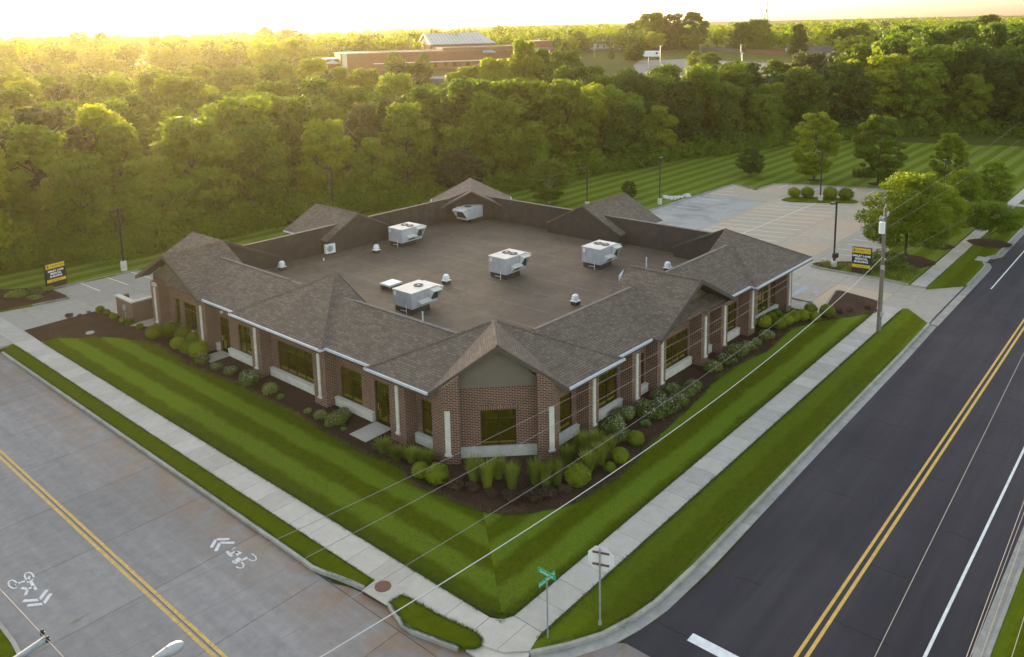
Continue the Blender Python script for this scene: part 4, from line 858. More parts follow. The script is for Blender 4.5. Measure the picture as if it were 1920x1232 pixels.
p = GD(611, 470); t = empty('duct_hood', (p.x, p.y, ZD), label='grey goose neck duct hood behind the white split air conditioner', cat='duct hood')
MB().cyl((0, 0, 0), (0, 0, 1.25), .16, n=12).build('duct', M['galv'], t); MB().cyl((0, 0, 1.25), (.3, -.05, 1.36), .19, .17, 12).cyl((.3, -.05, 1.36), (.36, -.06, 1.2), .17, .17, 12).build('elbow', M['galv'], t)
for px, py, h, lab in ((467, 509, .75, 'white plastic vent pipe behind the left wing coping'), (793, 606, .85, 'white plastic vent pipe in front of the single fan rooftop unit'), (1212, 501, .85, 'white plastic vent pipe between right rooftop unit and gabled bay'), (607, 489, .25, 'short white pipe stub beside the split air conditioner')):
    p = GD(px, py); t = MB().cyl((0, 0, 0), (0, 0, h), .055, n=10).build('vent_pipe', M['white'], None, (p.x, p.y, ZD)); tag(t, lab, 'vent pipe')
p = GD(1160, 527); t = MB(); t.V = [(0, 0, 0), (0, 0, .45), (.9, .1, .75), (.12, -.1, .4), (.12, -.1, 0), (.7, .3, .3)]; t.F = [(0, 4, 3, 1), (1, 3, 2), (0, 1, 2, 5), (4, 5, 2, 3)]
tag(t.build('flashing', M['white'], None, (p.x, p.y, ZD)), 'bent white metal flashing where the gabled bay roof meets the deck', 'flashing')

# ------------------------------------------------------------------ brick enclosure and meter
t = empty('brick_enclosure', (28.15, 66.7, 0), label='low brick screen wall with pale stone cap beside the left driveway', cat='wall')
MB().box(0, .3, 0, 3.0, 0, 1.85).build('brick_wall', M['brick'], t); MB().box(.302, 2.7, 0, .3, 0, 1.85).build('brick_wall', M['brick'], t); MB().box(.302, 1.0, 2.7, 3.0, 0, 1.85).build('brick_wall', M['brick'], t)
MB().box(-.06, .36, -.06, 3.06, 1.852, 1.97).build('stone_cap', M['limestone'], t); MB().box(.362, 2.7, -.06, .36, 1.852, 1.97).build('stone_cap', M['limestone'], t)
t = empty('electric_meter', (28.05, 68.0, 0), label='grey electric meter with conduit on the brick screen wall', cat='meter')
MB().box(-.04, .09, -.16, .16, 1.0, 1.45).build('meter_box', M['galv'], t); MB().cyl((.05, 0, .1), (.05, 0, .998), .045).build('conduit', M['galv'], t); MB().cyl((-.1, 0, 1.25), (-.041, 0, 1.25), .1).build('meter_glass', M['unit'], t)
p = G(169, 625, ZL); tag(MB().lathe([(.34, 0), (.3, .1), (.12, .14)], (0, 0, 0), 10).build('valve_cover', M['walk'], None, (p.x, p.y, ZL+.012)), 'round concrete valve cover lying in the left mulch bed', 'cover')

# ------------------------------------------------------------------ signs, poles, lamps
def monument(px, py, rz, w_, h_, lab, d=.32):
    p = G(px, py, ZL); t = empty('monument_sign', (p.x, p.y, ZL), rz, label=lab, cat='sign')
    MB().box(-w_/2, w_/2, 0, d, 0, h_*.2).build('plinth', M['bronze'], t); MB().box(-w_/2, w_/2, 0, d, h_*.2+.001, h_).build('cabinet', M['sign_k'], t)
    b1 = MB().box(-w_/2+.03, w_/2-.08, -.02, -.001, h_*.79, h_*.985).build('header_panel', M['sign_y'], t); b2_ = MB().box(-w_/2+.03, w_/2-.08, -.02, -.001, h_*.215, h_*.335).build('address_panel', M['sign_y'], t)
    put_text('lettering', 'Health Care', h_*.115, 'letter_d', b1, (.1*w_, -.026, h_*.888), (R(90), 0, 0)); MB().box(-w_*.43, -w_*.34, -.028, -.021, h_*.84, h_*.94).build('emblem', M['sign_k'], b1)
    put_text('emblem_letters', 'MU', h_*.045, 'sign_y', b1, (-.385*w_, -.032, h_*.888), (R(90), 0, 0))
    for i, s in enumerate(('SMILEY LANE', 'MEDICAL', 'BUILDING')): put_text('lettering', s, h_*.108, 'letter', t, (-.02, -.012, h_*(.675-.115*i)), (R(90), 0, 0), .008, 1.04, .008)
    put_text('lettering', '2325 Smiley Ln', h_*.07, 'letter_d', b2_, (0, -.026, h_*.272), (R(90), 0, 0))
monument(1614, 512, R(-82), 1.72, 2.45, 'black and yellow medical building sign between the right parking lot and driveway')
monument(108, 536, R(8), 1.9, 2.3, 'black and yellow medical building sign at the left edge by the woods')
def lamp_post(px, py, h, rz, lab, mat='bronze', base=.55, box=False):
    p = G(px, py, ZL); t = empty('lamp_post', (p.x, p.y, ZL), rz, label=lab, cat='lamp post', group='parking lot lamp posts')
    if base: MB().lathe([(.30, 0), (.30, base), (.27, base+.03)], (0, 0, 0), 16).build('concrete_base', M['limestone'], t)
    MB().box(-.065, .065, -.065, .065, base+.03, h).build('pole', M[mat], t); MB().box(.066, .35, -.03, .03, h-.12, h-.04).build('arm', M[mat], t); MB().box(.352, .95, -.16, .16, h-.17, h-.02).build('lamp_head', M[mat], t)
    if box: MB().box(-.9, -.35, -.4, -.05, .75, 1.2).build('utility_box', M['black'], t); MB().box(-.68, -.58, -.3, -.15, 0, .749).build('box_post', M['galv'], t)
lamp_post(1563, 500, 6.5, R(170), 'dark lamp post by the monument sign at the right driveway', box=True)
lamp_post(1237, 383, 6.2, R(20), 'dark lamp post on the grass at the near edge of the right lot', base=.75)
lamp_post(1538, 375, 6.6, R(160), 'dark lamp post in the hedge island of the right lot', base=.6)
lamp_post(233, 507, 6.4, R(200), 'dark lamp post on a white base behind the left parking bays', base=.95)
lamp_post(1101, 384, 4.9, R(100), 'slim brownish lamp post behind the flat roof parapet', base=.4)
lamp_post(626, 412, 6.8, R(180), 'thin lamp post behind the shingled rear bay, before the woods', base=.4)
lamp_post(1768, 385, 6.0, R(180), 'lamp post showing its dark top between the maples on the right', base=.4)
# stop sign seen from behind
p = G(1125, 1171, ZL); t = empty('stop_sign', (p.x, p.y, ZL), R(8), label='octagonal stop sign seen from its bare back on a steel post', cat='sign')
MB().cyl((0, 0, 0), (.03, .02, 3.35), .04, .036, 10).build('post', M['galv'], t); MB().cyl((0, 0, 0), (0, 0, .16), .08, .06, 10).build('post_base', M['galv'], t)
oc = Matrix.Translation((.07, 0.0, 2.86)) @ Matrix.Rotation(R(104), 4, 'Z') @ Matrix.Rotation(R(90), 4, 'X')
m_ = MB(); Z_ = .57
for z in (.06, .055):
    for i in range(8): a = R(22.5+45*i); m_.V.append(tuple(oc @ Vector((Z_*math.cos(a), Z_*math.sin(a), z))))
m_.F = [tuple(range(7, -1, -1)), tuple(range(8, 16))]+[(i, (i+1) % 8, 8+(i+1) % 8, 8+i) for i in range(8)]; m_.build('octagon_plate', M['sign_back'], t)
for z in (.27, -.25): MB().box(-.34, .34, z-.03, z+.03, -.01, .05, oc).build('brace', M['rust'], t)
# street name sign
p = G(1027, 1196, ZL); t = empty('street_name_sign', (p.x, p.y, ZL), 0, label='green crossed street name blades on a thin grey post at the corner', cat='sign')
MB().cyl((0, 0, 0), (0, 0, 2.45), .035, .035, 8).build('post', M['galv'], t)
bl = MB().box(-.5, .5, -.012, .012, 2.47, 2.68).build('name_blade', M['sign_g'], t); put_text('lettering', 'Derby Ridge Dr', .15, 'letter', bl, (0, -.02, 2.575), (R(90), 0, 0), .003)
bl2 = MB().box(-.012, .012, -.45, .45, 2.70, 2.91).build('name_blade', M['sign_g'], t); put_text('lettering', 'Smiley Ln', .17, 'letter', bl2, (-.02, 0, 2.805), (R(90), 0, R(-90)), .003)
# wheel stop and small items
a, b_ = G(1485, 560, .0), G(1523, 568, .0); m_ = MB().prism(line_pts(a.xy, b_.xy, .16), 0.0, .12); tag(m_.build('wheel_stop', M['kerb']), 'grey concrete wheel stop beside the building corner in the accessible bay', 'wheel stop')

# ------------------------------------------------------------------ utility pole and wires
p = G(1647, 621, ZL); PX, PY = p.x, p.y
t = empty('utility_pole', (PX, PY, ZL), label='tall wooden utility pole with white transformer beside the right sidewalk', cat='utility pole')
MB().cyl((0, 0, 0), (.0, .0, 9.75), .16, .11, 12).build('pole', M['wood'], t)
MB().cyl((-.42, .05, 7.85), (-.42, .05, 8.65), .22, .22, 14).lathe([(.23, 8.65), (.2, 8.72), (.05, 8.74)], (-.42, .05, 0), 14).build('transformer', M['white'], t)
MB().cyl((-.42, .05, 8.74), (-.42, .05, 8.95), .03).build('bushing', M['galv'], t)
MB().box(-1.25, .85, -.05, .05, 9.0, 9.1).build('crossarm', M['galv'], t)
for x in (-1.15, -.9, .35, .75): MB().lathe([(.05, 9.1), (.06, 9.18), (.03, 9.2), (.055, 9.25), (.02, 9.33)], (x, 0, 0), 8).build('insulator', M['unit'], t)
MB().lathe([(.05, 9.75), (.07, 9.85), (.03, 9.88), (.05, 9.98), (.01, 10.05)], (0, 0, 0), 8).build('insulator', M['unit'], t)
MB().box(-.28, -.1, -.2, .02, 5.0, 5.3).build('splice_box', M['unit'], t); MB().box(-.15, .16, -.28, -.1, 1.25, 1.6).build('meter_box', M['unit'], t); MB().cyl((.13, -.12, 0), (.11, -.12, 5.0), .035).build('conduit', M['galv'], t); MB().cyl((.18, -.05, 1.6), (.16, -.05, 3.0), .05).build('cable_riser', M['black'], t)
MB().box(.1, .7, -.04, .04, 5.55, 5.63).build('bracket', M['galv'], t)
def wire(name, pts, rad, mat, lab, n_=26, group=None):
    m_ = MB(); (x0, z0), (x1, z1), (x2, z2) = [(q[0], q[2]) for q in pts]; P = []
    c = np.polyfit([x0, x1, x2], [z0, z1, z2], 2) if abs(x1-x0) > .5 and abs(x2-x1) > .5 else np.array([0, (z2-z0)/(x2-x0), 0])
    xa, xb = pts[0][0], pts[2][0]; ya, yb = pts[0][1], pts[2][1]
    for i in range(n_+1):
        f = i/n_; x = xa+(xb-xa)*f; P.append((x, ya+(yb-ya)*f, float(np.polyval(c, x))))
    m_.tube(P, rad, 5); tag(m_.build(name, M[mat]), lab, 'wire', group)
def span(pxs, y, rad, mat, lab, end):
    P = [ony(*q, y) for q in pxs]; P2 = [P[0], P[1], P[2]]
    # first point is at the pole; extend past the picture along the fitted curve
    c = np.polyfit([q.x for q in P2], [q.z for q in P2], 2); xe = end
    wire('overhead_wire', [P2[0], P2[1], Vector((xe, y, float(np.polyval(c, xe))))], rad, mat, lab)
span([(1655, 482), (1060, 946), (601, 1232)], PY, .018, 'wire_w', 'thick pale cable running from the utility pole low over the corner lawn', 3)
span([(1657, 440), (1143, 823), (469, 1232)], PY, .009, 'wire_l', 'thin dark wire just above the thick pale cable, crossing the storm drain', 3)
span([(1660, 402), (1026, 768), (496, 1022)], PY-.9, .007, 'wire_l', 'uppermost thin wire crossing the gable end of the building', 2)
span([(1660, 404), (1032, 801), (469, 1100)], PY+.2, .008, 'wire_l', 'second thin wire crossing in front of the corner window', 2)
def span2(a, za, b_, zb, rad, mat, lab, sag=.0):
    A = G(*a, za); B = G(*b_, zb); d = B-A; A2 = A-d*.25; B2 = B+d*1.5; m_ = MB(); P = []
    for i in range(25): f = i/24; q = A2.lerp(B2, f); q.z -= sag*4*f*(1-f); P.append(tuple(q))
    m_.tube(P, rad, 5); tag(m_.build('overhead_wire', M[mat]), lab, 'wire')
span2((1640, 1232), 9.0, (1910, 682), 9.0, 0.0084, 'wire_l', 'thin pale wire stretched above the right road between the yellow and white lines')
span2((1812, 1232), 9.5, (1920, 940), 9.5, 0.0096, 'wire_l', 'left wire of the pair over the far gutter of the right road')
span2((1819, 1232), 9.3, (1921, 958), 9.3, 0.0072, 'wire_l', 'right wire of the pair over the far gutter of the right road')
span2((1839, 1232), 8.2, (1920, 1003), 8.2, 0.006599999999999999, 'wire_l', 'slack wire over the far kerb of the right road')
span2((1897, 1232), 8.6, (1920, 1158), 8.6, 0.0084, 'wire_l', 'short wire over the grass in the bottom right corner')
for a, b_, z, lab in (((1661, 402), (1915, 228), 9.3, 'upper wire leaving the utility pole to the right over the maples'), ((1662, 500), (1920, 345), 5.6, 'pale cable leaving the utility pole to the right, over the round tree'), ((1664, 440), (1912, 262), 8.2, 'middle wire leaving the utility pole to the right')):
    A = Vector((PX, PY, z)); d = ray(*b_); tt = (PY-.0)/d[1]; B = Vector((d[0]*tt, PY, H+d[2]*tt)); m_ = MB(); Q = []
    for i in range(21): f = i/20*1.0; q = A.lerp(B, f); q.z -= .5*4*f*(1-f)*.5; Q.append(tuple(q))
    m_.tube(Q, .007, 5); tag(m_.build('overhead_wire', M['wire_l']), lab, 'wire')
# crossarm and street lamp at the bottom left (on a pole below the picture), and their wire
Zc = 9.2; A = G(84, 1200, Zc); Bq = G(30, 1236, Zc); d = (Bq-A).normalized()
t = empty('power_pole', (Bq.x+d.x*1.2, Bq.y+d.y*1.2, 0), label='steel crossarm with two dark insulators in the bottom left corner', cat='utility pole')
o_ = Vector((Bq.x+d.x*1.2, Bq.y+d.y*1.2, 0))
MB().cyl((0, 0, 0), (0, 0, 10.2), .17, .13, 12).build('pole', M['wood'], t)
MB().cyl(A-o_, Bq+d*1.3-o_, .085, .085, 10).build('crossarm', M['galv'], t)
for q in ((80, 1190), (90, 1203)):
    c = G(q[0], q[1], Zc+.12)-o_; MB().lathe([(.05, 0), (.06, .05), (.03, .07), (.055, .11), (.02, .15)], tuple(c), 8).build('insulator', M['black'], t)
span2((0, 1105), Zc+.2, (80, 1191), Zc+.2, .011, 'wire_l', 'thin pale wire over the bicycle marking in the bottom left corner')
L0 = G(345, 1207, 8.6); L1 = G(296, 1229, 8.5); d = (L1-L0).normalized(); B3 = L1+d*2.2
t = empty('street_light', (B3.x, B3.y, 0), label='white cobra head street light over the left road at the bottom edge', cat='street light')
o_ = Vector((B3.x, B3.y, 0)); up = Vector((0, 0, 1)); sd_ = d.cross(up)
m_ = MB(); prof = [(0, .03), (.04, .10), (.16, .165), (.32, .17), (.5, .12), (.66, .07), (.72, .05)]; k = 10
for s_, r_ in prof:
    c = L0+d*s_*1.0-o_
    for i in range(k): a = 2*math.pi*i/k; m_.V.append(tuple(c+sd_*math.cos(a)*r_+up*math.sin(a)*r_*.8))
for j in range(len(prof)-1):
    for i in range(k): m_.F.append((j*k+i, j*k+(i+1) % k, (j+1)*k+(i+1) % k, (j+1)*k+i))
m_.F += [tuple(range(k-1, -1, -1)), tuple(range((len(prof)-1)*k, len(prof)*k))]; m_.build('lamp_head', M['unit'], t, None, True)
c = L0+d*.42-o_+up*.07; MB().lathe([(.04, 0), (.04, .05), (.02, .07)], tuple(c), 8).build('photocell', M['unit'], t)
MB().cyl(L0+d*.71-o_, B3-o_+up*.0, .025, .03, 8).build('arm', M['galv'], t); MB().cyl((0, 0, 0), (0, 0, 8.7), .1, .08, 10).build('pole', M['galv'], t)

# ------------------------------------------------------------------ haze
m, n, b = new_mat('haze_air'); n.nodes.remove(b); v = node(n, 'ShaderNodeVolumePrincipled'); v.inputs['Color'].default_value = (1.0, 0.84, 0.52, 1); v.inputs['Density'].default_value = HAZE; v.inputs['Anisotropy'].default_value = 0.70
n.links.new(v.outputs[0], n.nodes['Material Output'].inputs['Volume'])
tag(MB().box(-700, 1500, -500, 1500, -2, 46).build('haze', m), kind='stuff')

# ------------------------------------------------------------------ vegetation
rng = np.random.default_rng(11)
def quads_mesh(name, C, T, B, smooth_=False):
    """leaf quads: centres C, half axes T and B"""
    n_ = len(C); V = np.empty((n_, 4, 3)); V[:, 0] = C-T; V[:, 1] = C-B*0.9; V[:, 2] = C+T; V[:, 3] = C+B
    me = bpy.data.meshes.new(name); me.vertices.add(4*n_); me.vertices.foreach_set('co', V.reshape(-1))
    me.loops.add(4*n_); me.loops.foreach_set('vertex_index', np.arange(4*n_, dtype=np.int32))
    me.polygons.add(n_); me.polygons.foreach_set('loop_start', np.arange(0, 4*n_, 4, dtype=np.int32)); me.polygons.foreach_set('loop_total', np.full(n_, 4, np.int32))
    me.update(); me.validate(); return me
def unit(v): return v/np.maximum(1e-6, np.linalg.norm(v, axis=1, keepdims=True))
def leaf_cloud(lc, lr, n_, size, rs, flat=0.75, inner=0.12):
    lc = np.array(lc, float); lr = np.array(lr, float); k = rs.choice(len(lr), n_, p=lr**2/np.sum(lr**2))
    d = unit(rs.normal(size=(n_, 3))); sh = np.where(rs.random(n_) < inner, rs.random(n_)*.6+.2, .68+.5*rs.random(n_)**1.2)
    C = lc[k]+d*lr[k, None]*sh[:, None]*np.array([1, 1, flat])
    keep = np.ones(n_, bool)
    for j in range(len(lr)):
        q = (C-lc[j])/np.array([1, 1, flat]); keep &= ~((np.linalg.norm(q, axis=1) < lr[j]*.66) & (k != j))
    C = C[keep]; d = d[keep]; m_ = len(C)
    nn = unit(d+.55*rs.normal(size=(m_, 3))+np.array([0, 0, .25])); a = unit(np.cross(nn, rs.normal(size=(m_, 3)))); b_ = np.cross(nn, a)
    s_ = size*(.6+.8*rs.random(m_))[:, None]; return C, a*s_, b_*s_*.62
def crown_mesh(name, kind, n_, size, seed, km=2.0, lm=1.0):
    rs = np.random.default_rng(seed); lc = []; lr = []
    if kind == 'round': z0, z1, rx, K = 2.2, 12, 4.0, 26
    elif kind == 'oval': z0, z1, rx, K = 1.6, 12, 3.1, 24
    elif kind == 'wide': z0, z1, rx, K = 3.0, 11.5, 5.0, 28
    elif kind == 'wild': z0, z1, rx, K = .8, 12, 4.2, 30
    elif kind == 'umbrella': z0, z1, rx, K = 5.0, 11.8, 6.2, 30
    K = int(K*km)
    for i in range(K):
        f = (i+.5)/K; z = z0+(z1-z0)*f; u = (z-z0)/(z1-z0)
        prof = {'round': math.sin(math.pi*min(1, u*.86+.12))**.7, 'oval': math.sin(math.pi*min(1, u*.8+.13))**.8, 'wide': math.sin(math.pi*min(1, u*.75+.2))**.6, 'wild': (1-.55*u**2)*.9, 'umbrella': math.sin(math.pi*min(1, u*.7+.28))**.6}[kind]
        r_ = rx*prof*(.98*rs.random()**.42); a = i*2.4+rs.random()*1.0
        lc.append((r_*math.cos(a), r_*math.sin(a), z)); lr.append(lm*rx*(.13+.24*rs.random()**1.4)*(1-.25*u))
    C, T, B = leaf_cloud(lc, lr, n_, size, rs, .72); return quads_mesh(name, C, T, B)
def trunk_mesh(name, seed, top=8.5, r_=.22, limbs=7, h0=2.6, spread=3.0):
    rs = random.Random(seed); m_ = MB(); p = Vector((0, 0, -.3)); P = [p]
    for i in range(5): P.append(Vector((rs.uniform(-.25, .25)*i*.4, rs.uniform(-.25, .25)*i*.4, top*(i+1)/5)))
    for i in range(5): m_.cyl(P[i], P[i+1], r_*(1-.16*i), r_*(1-.16*(i+1)), 7, False)
    for i in range(limbs):
        z = h0+(top-h0)*i/limbs; a = i*2.4+rs.random(); q = Vector((0, 0, z)); e = q+Vector((math.cos(a)*spread*.5, math.sin(a)*spread*.5, 1.0)); e2 = q+Vector((math.cos(a+.2)*spread, math.sin(a+.2)*spread, 2.4+rs.random()))
        m_.cyl(q, e, r_*.45, r_*.3, 5, False).cyl(e, e2, r_*.3, r_*.08, 5, False)
    me = mesh(name, m_.V, m_.F, False); return me
CROWNS = [crown_mesh('crown', k, n_, s_, 100+i, 1.7, 1.25) for i, (k, n_, s_) in enumerate((('wild', 10000, .27), ('wild', 10000, .25), ('round', 10000, .25), ('oval', 8500, .25), ('wild', 10000, .29), ('wide', 10000, .26)))]
def rad_of(me):
    a = np.empty(len(me.vertices)*3); me.vertices.foreach_get('co', a); a = a.reshape(-1, 3); return float(np.percentile(np.hypot(a[:, 0], a[:, 1]), 98))
CRX = [rad_of(m_) for m_ in CROWNS]
FINE = {'round': crown_mesh('crown', 'round', 20000, .15, 201, 3.2, 1.0), 'oval': crown_mesh('crown', 'oval', 20000, .145, 202, 3.2, 1.0), 'wide': crown_mesh('crown', 'wide', 24000, .16, 203, 3.2, 1.0), 'umbrella': crown_mesh('crown', 'umbrella', 24000, .2, 204, 3.2, 1.0)}
FRX = {k_: rad_of(v_) for k_, v_ in FINE.items()}
TRK = [trunk_mesh('trunk', i) for i in range(3)]; TRKP = trunk_mesh('trunk', 9, 10, .2, 12, 3, 3.6)
for me in CROWNS+list(FINE.values()): me.materials.append(LEAF[0])
for me in TRK: me.materials.append(M['bark'])
TRKP.materials.append(M['bark_p'])
def tree(loc, h, w_, crown, rx, leaf, label, group=None, name='tree', trunk=None, rz=None, trz=None):
    t = empty(name, loc, rng.random()*6.28 if rz is None else rz, label=label, cat='tree', group=group)
    sx = w_/2/rx; sz = h/12.3
    c = add('crown', crown, None, t); c.scale = (sx, sx, sz); c.material_slots[0].link = 'OBJECT'; c.material_slots[0].material = leaf
    k = add('trunk', trunk or TRK[int(rng.integers(3))], None, t); k.scale = (min(sx, sz)*1.0, min(sx, sz)*1.0, sz) if trz is None else trz
    return t
def ptree(px, by, ty, wpx, crown, leaf, label, group=None, name='tree', far_=False, trunk=None):
    p = GT(px, by) if far_ else G(px, by, ZL); s_ = ppm(p); cr, rx = (FINE[crown], FRX[crown]) if isinstance(crown, str) else (CROWNS[crown], CRX[crown])
    return tree(p, (by-ty)/s_*1.02, wpx/s_, cr, rx, leaf, label, group, name, trunk)
# garden trees
ptree(1526, 340, 212, 88, 'oval', LEAF[2], 'upright broad lawn tree behind the lamp post of the hedge island', name='lawn_tree')
ptree(1646, 346, 217, 92, 'oval', LEAF[2], 'upright lawn tree with dark mulch ring and pale grasses behind it', name='lawn_tree')
ptree(1775, 352, 250, 66, 'oval', LEAF[2], 'slender lawn tree above the crowns of the maple row', name='lawn_tree')
ptree(1697, 489, 318, 165, 'wide', LEAF[2], 'largest leafy maple overhanging the right lot beside the utility pole', name='maple_tree')
ptree(1757, 461, 345, 105, 'wide', LEAF[2], 'second maple of the row, yellow green, behind the largest maple', name='maple_tree')
ptree(1797, 421, 316, 92, 'wide', LEAF[2], 'yellowest maple of the row near the right sidewalk', name='maple_tree')
ptree(1858, 392, 303, 78, 'round', LEAF[0], 'darker farthest maple of the row by the sidewalk', name='maple_tree')
ptree(1855, 456, 378, 106, 'umbrella', LEAF[0], 'low umbrella shaped street tree on the verge with a mulch ring', name='street_tree')
ptree(1407, 331, 278, 55, 'round', LEAF[1], 'small dense round pine standing alone on the mown meadow', name='pine_tree')
ptree(1030, 383, 298, 80, 'oval', LEAF[2], 'small pale birch behind the flat roof, before the dark woods', name='birch_tree', trunk=TRKP)
ptree(863, 372, 279, 105, 'round', LEAF[3], 'grey green tree just behind the far corner gable of the roof', name='tree')
ptree(1180, 372, 339, 30, 'oval', LEAF[1], 'small bushy tree behind the gabled rear bay, near the lot', name='tree')
for px, py, r_ in ((1697, 489, 2.6), (1757, 461, 1.6), (1797, 421, 1.6), (1855, 456, 2.0), (1526, 338, 1.0), (1646, 345, 1.3)):
    p = G(px, py, ZL); m_ = MB().lathe([(r_, 0), (r_*.8, .05), (.3, .12)], (0, 0, 0), 18); m_.V = [(v[0]*(1+.1*math.sin(3*i)), v[1]*(1+.08*math.cos(5*i)), v[2]) for i, v in enumerate(m_.V)]
    tag(m_.build('mulch_ring', M['mulch'], None, (p.x, p.y, ZL+.004)), kind='structure')
# woods behind the lot: every tree its own thing
EDGE = [(-120, 545), (0, 500), (120, 487), (250, 474), (330, 458), (430, 438), (530, 418), (620, 402), (700, 394), (800, 376), (900, 366), (960, 356), (1080, 331), (1180, 314), (1250, 301), (1380, 283), (1500, 267), (1640, 253), (1700, 258), (1870, 258), (2050, 268)]
EW = [G2(*q) for q in EDGE]; EA = [math.atan2(q[1], q[0]) for q in EW]; ER = [math.hypot(*q) for q in EW]
def r_edge(a): return float(np.interp(a, EA[::-1], ER[::-1]))-2.0
a_lo, a_hi = EA[-1], EA[0]
def px_of(x, y, z=0):
    v = np.array([x, y, z-H]); return CX+FPX*(v@Rv)/(v@Fv), CY-FPX*(v@Uv)/(v@Fv)
def r_far(a):
    px = px_of(200*math.cos(a), 200*math.sin(a))[0]
    return float(np.interp(px, [-120, 480, 600, 700, 900, 1000, 1090, 1560, 1650, 1950, 2100], [235, 232, 190, 178, 182, 198, 192, 190, 212, 226, 226]))
pts = []
for tr in range(60000):
    a = a_lo+(a_hi-a_lo)*rng.random(); r_ = math.sqrt(rng.random()*(240**2-80**2)+80**2)
    re = r_edge(a)
    if r_ < re+3.0 or r_ > r_far(a): continue
    x, y = r_*math.cos(a), r_*math.sin(a); md = 6.2+max(0, r_-re)*.035
    if all((x-q[0])**2+(y-q[1])**2 > md*md for q in pts): pts.append((x, y))
    if len(pts) >= 285: break
zone = lambda px: 'left woods under the low sun' if px < 560 else ('woods behind the middle of the building' if px < 1080 else ('woods beyond the mown meadow' if px < 1560 else 'woods at the far right edge'))
kinds = [('mid green tree', 0), ('dark green tree', 1), ('yellow green tree', 2), ('grey green tree', 3)]
for x, y in pts:
    px, py = px_of(x, y); re = r_edge(math.atan2(y, x)); row = math.hypot(x, y)-re
    wts = [.5, .22, .2, .08] if px < 1250 else [.45, .42, .08, .05]
    ki = int(rng.choice(4, p=wts))
    zn = next(b_ for a_, b_ in ((140, 'behind the left monument sign'), (260, 'behind the left lot'), (420, 'behind the left end of the building'), (560, 'behind the hipped left roof block'), (720, 'behind the shingled rear bay'), (880, 'behind the far roof corner'), (1080, 'behind the far parapet wall'), (1240, 'beyond the slim lamp post on the meadow'), (1400, 'beyond the lone round pine'), (1560, 'behind the first upright lawn tree'), (1700, 'behind the second upright lawn tree'), (9999, 'behind the slender lawn tree')) if px < a_)
    rk = 'front rank' if row < 9 else ('second rank' if row < 18 else ('middle' if row < 32 else 'depth')); ci = int(rng.choice([0, 1, 2, 4, 5], p=[.27, .27, .16, .2, .1])) if row > 7 else int(rng.choice([0, 1, 4]))
    h = (10.8+5.0*rng.random())*(.80 if row < 6 else 1)*(1.05 if px > 1560 else 1); wd = h*(.66+.26*rng.random())
    sz = 'tall ' if h > 13.6 else ('low ' if h < 10.6 else '')
    tree((x, y, terr(x, y)), h, wd, CROWNS[ci], CRX[ci], LEAF[ki], f'{sz}{kinds[ki][0]} in woodland {rk}, {zn}'.replace('woods, behind the', 'woods behind the'), f'woodland trees {zn}', 'woodland_tree', TRKP if ki == 3 or rng.random() < .06 else None)
for px, rr, ty, wd, ki, lab in ((984, 186, 80, 9.0, 2, 'tallest bright tree of the middle woods, rising in front of the school right end'), (1012, 190, 96, 7.5, 0, 'second tallest tree right beside the tallest one before the school'),
        (930, 184, 112, 9.0, 2, 'bright broad tree hiding the school entrance'), (885, 186, 126, 9.0, 2, 'yellow green tree in front of the gymnasium foot'), (640, 196, 128, 8.5, 2, 'golden tree before the left end of the school'), (690, 196, 130, 8.5, 0, 'green tree before the school left wing'),
        (1070, 188, 118, 8, 1, 'dark tree right of the school before the far bank'), (855, 182, 140, 8, 2, 'small golden tree left of the gymnasium front'), (590, 200, 112, 9, 2, 'golden tree left of the school side wing')):
    d_ = ray(px, 200); aa = math.atan2(d_[1], d_[0]); x, y = rr*math.cos(aa), rr*math.sin(aa); z = terr(x, y); by = px_of(x, y, z)[1]; h = (by-ty)/ppm(Vector((x, y, z)))
    tree((x, y, z), h, wd*1.15, CROWNS[4], CRX[4], LEAF[ki], lab, None, 'woodland_tree')
# undergrowth along the edge of the woods: a tangle nobody could count
def cloud_object(name, blobs, per, size, leaf, label, cat, seed=5):
    rs = np.random.default_rng(seed); Cs = []; Ts = []; Bs = []
    for (x, y, z, rr, hh) in blobs:
        K = 5; lc = [(x+rr*.5*rs.normal(), y+rr*.5*rs.normal(), z+hh*(.25+.5*rs.random())) for _ in range(K)]
        C, T, B = leaf_cloud(lc, [rr*(.45+.2*rs.random()) for _ in range(K)], per, size, rs, max(.45, min(1.0, hh/rr*.7)), .05)
        Cs.append(C); Ts.append(T); Bs.append(B)
    o = add(name, quads_mesh(name, np.concatenate(Cs), np.concatenate(Ts), np.concatenate(Bs)), leaf); return tag(o, label, cat, kind='stuff')
bl_ = []
for i in range(210):
    a = a_lo+(a_hi-a_lo)*i/210; r_ = r_edge(a)+.5+2.0*rng.random(); x, y = r_*math.cos(a), r_*math.sin(a); bl_.append((x, y, 0, 1.7+1.4*rng.random(), 1.6+2.2*rng.random()))
cloud_object('undergrowth', bl_, 420, .22, LEAF[0], 'tangled green undergrowth along the foot of the woods', 'undergrowth')
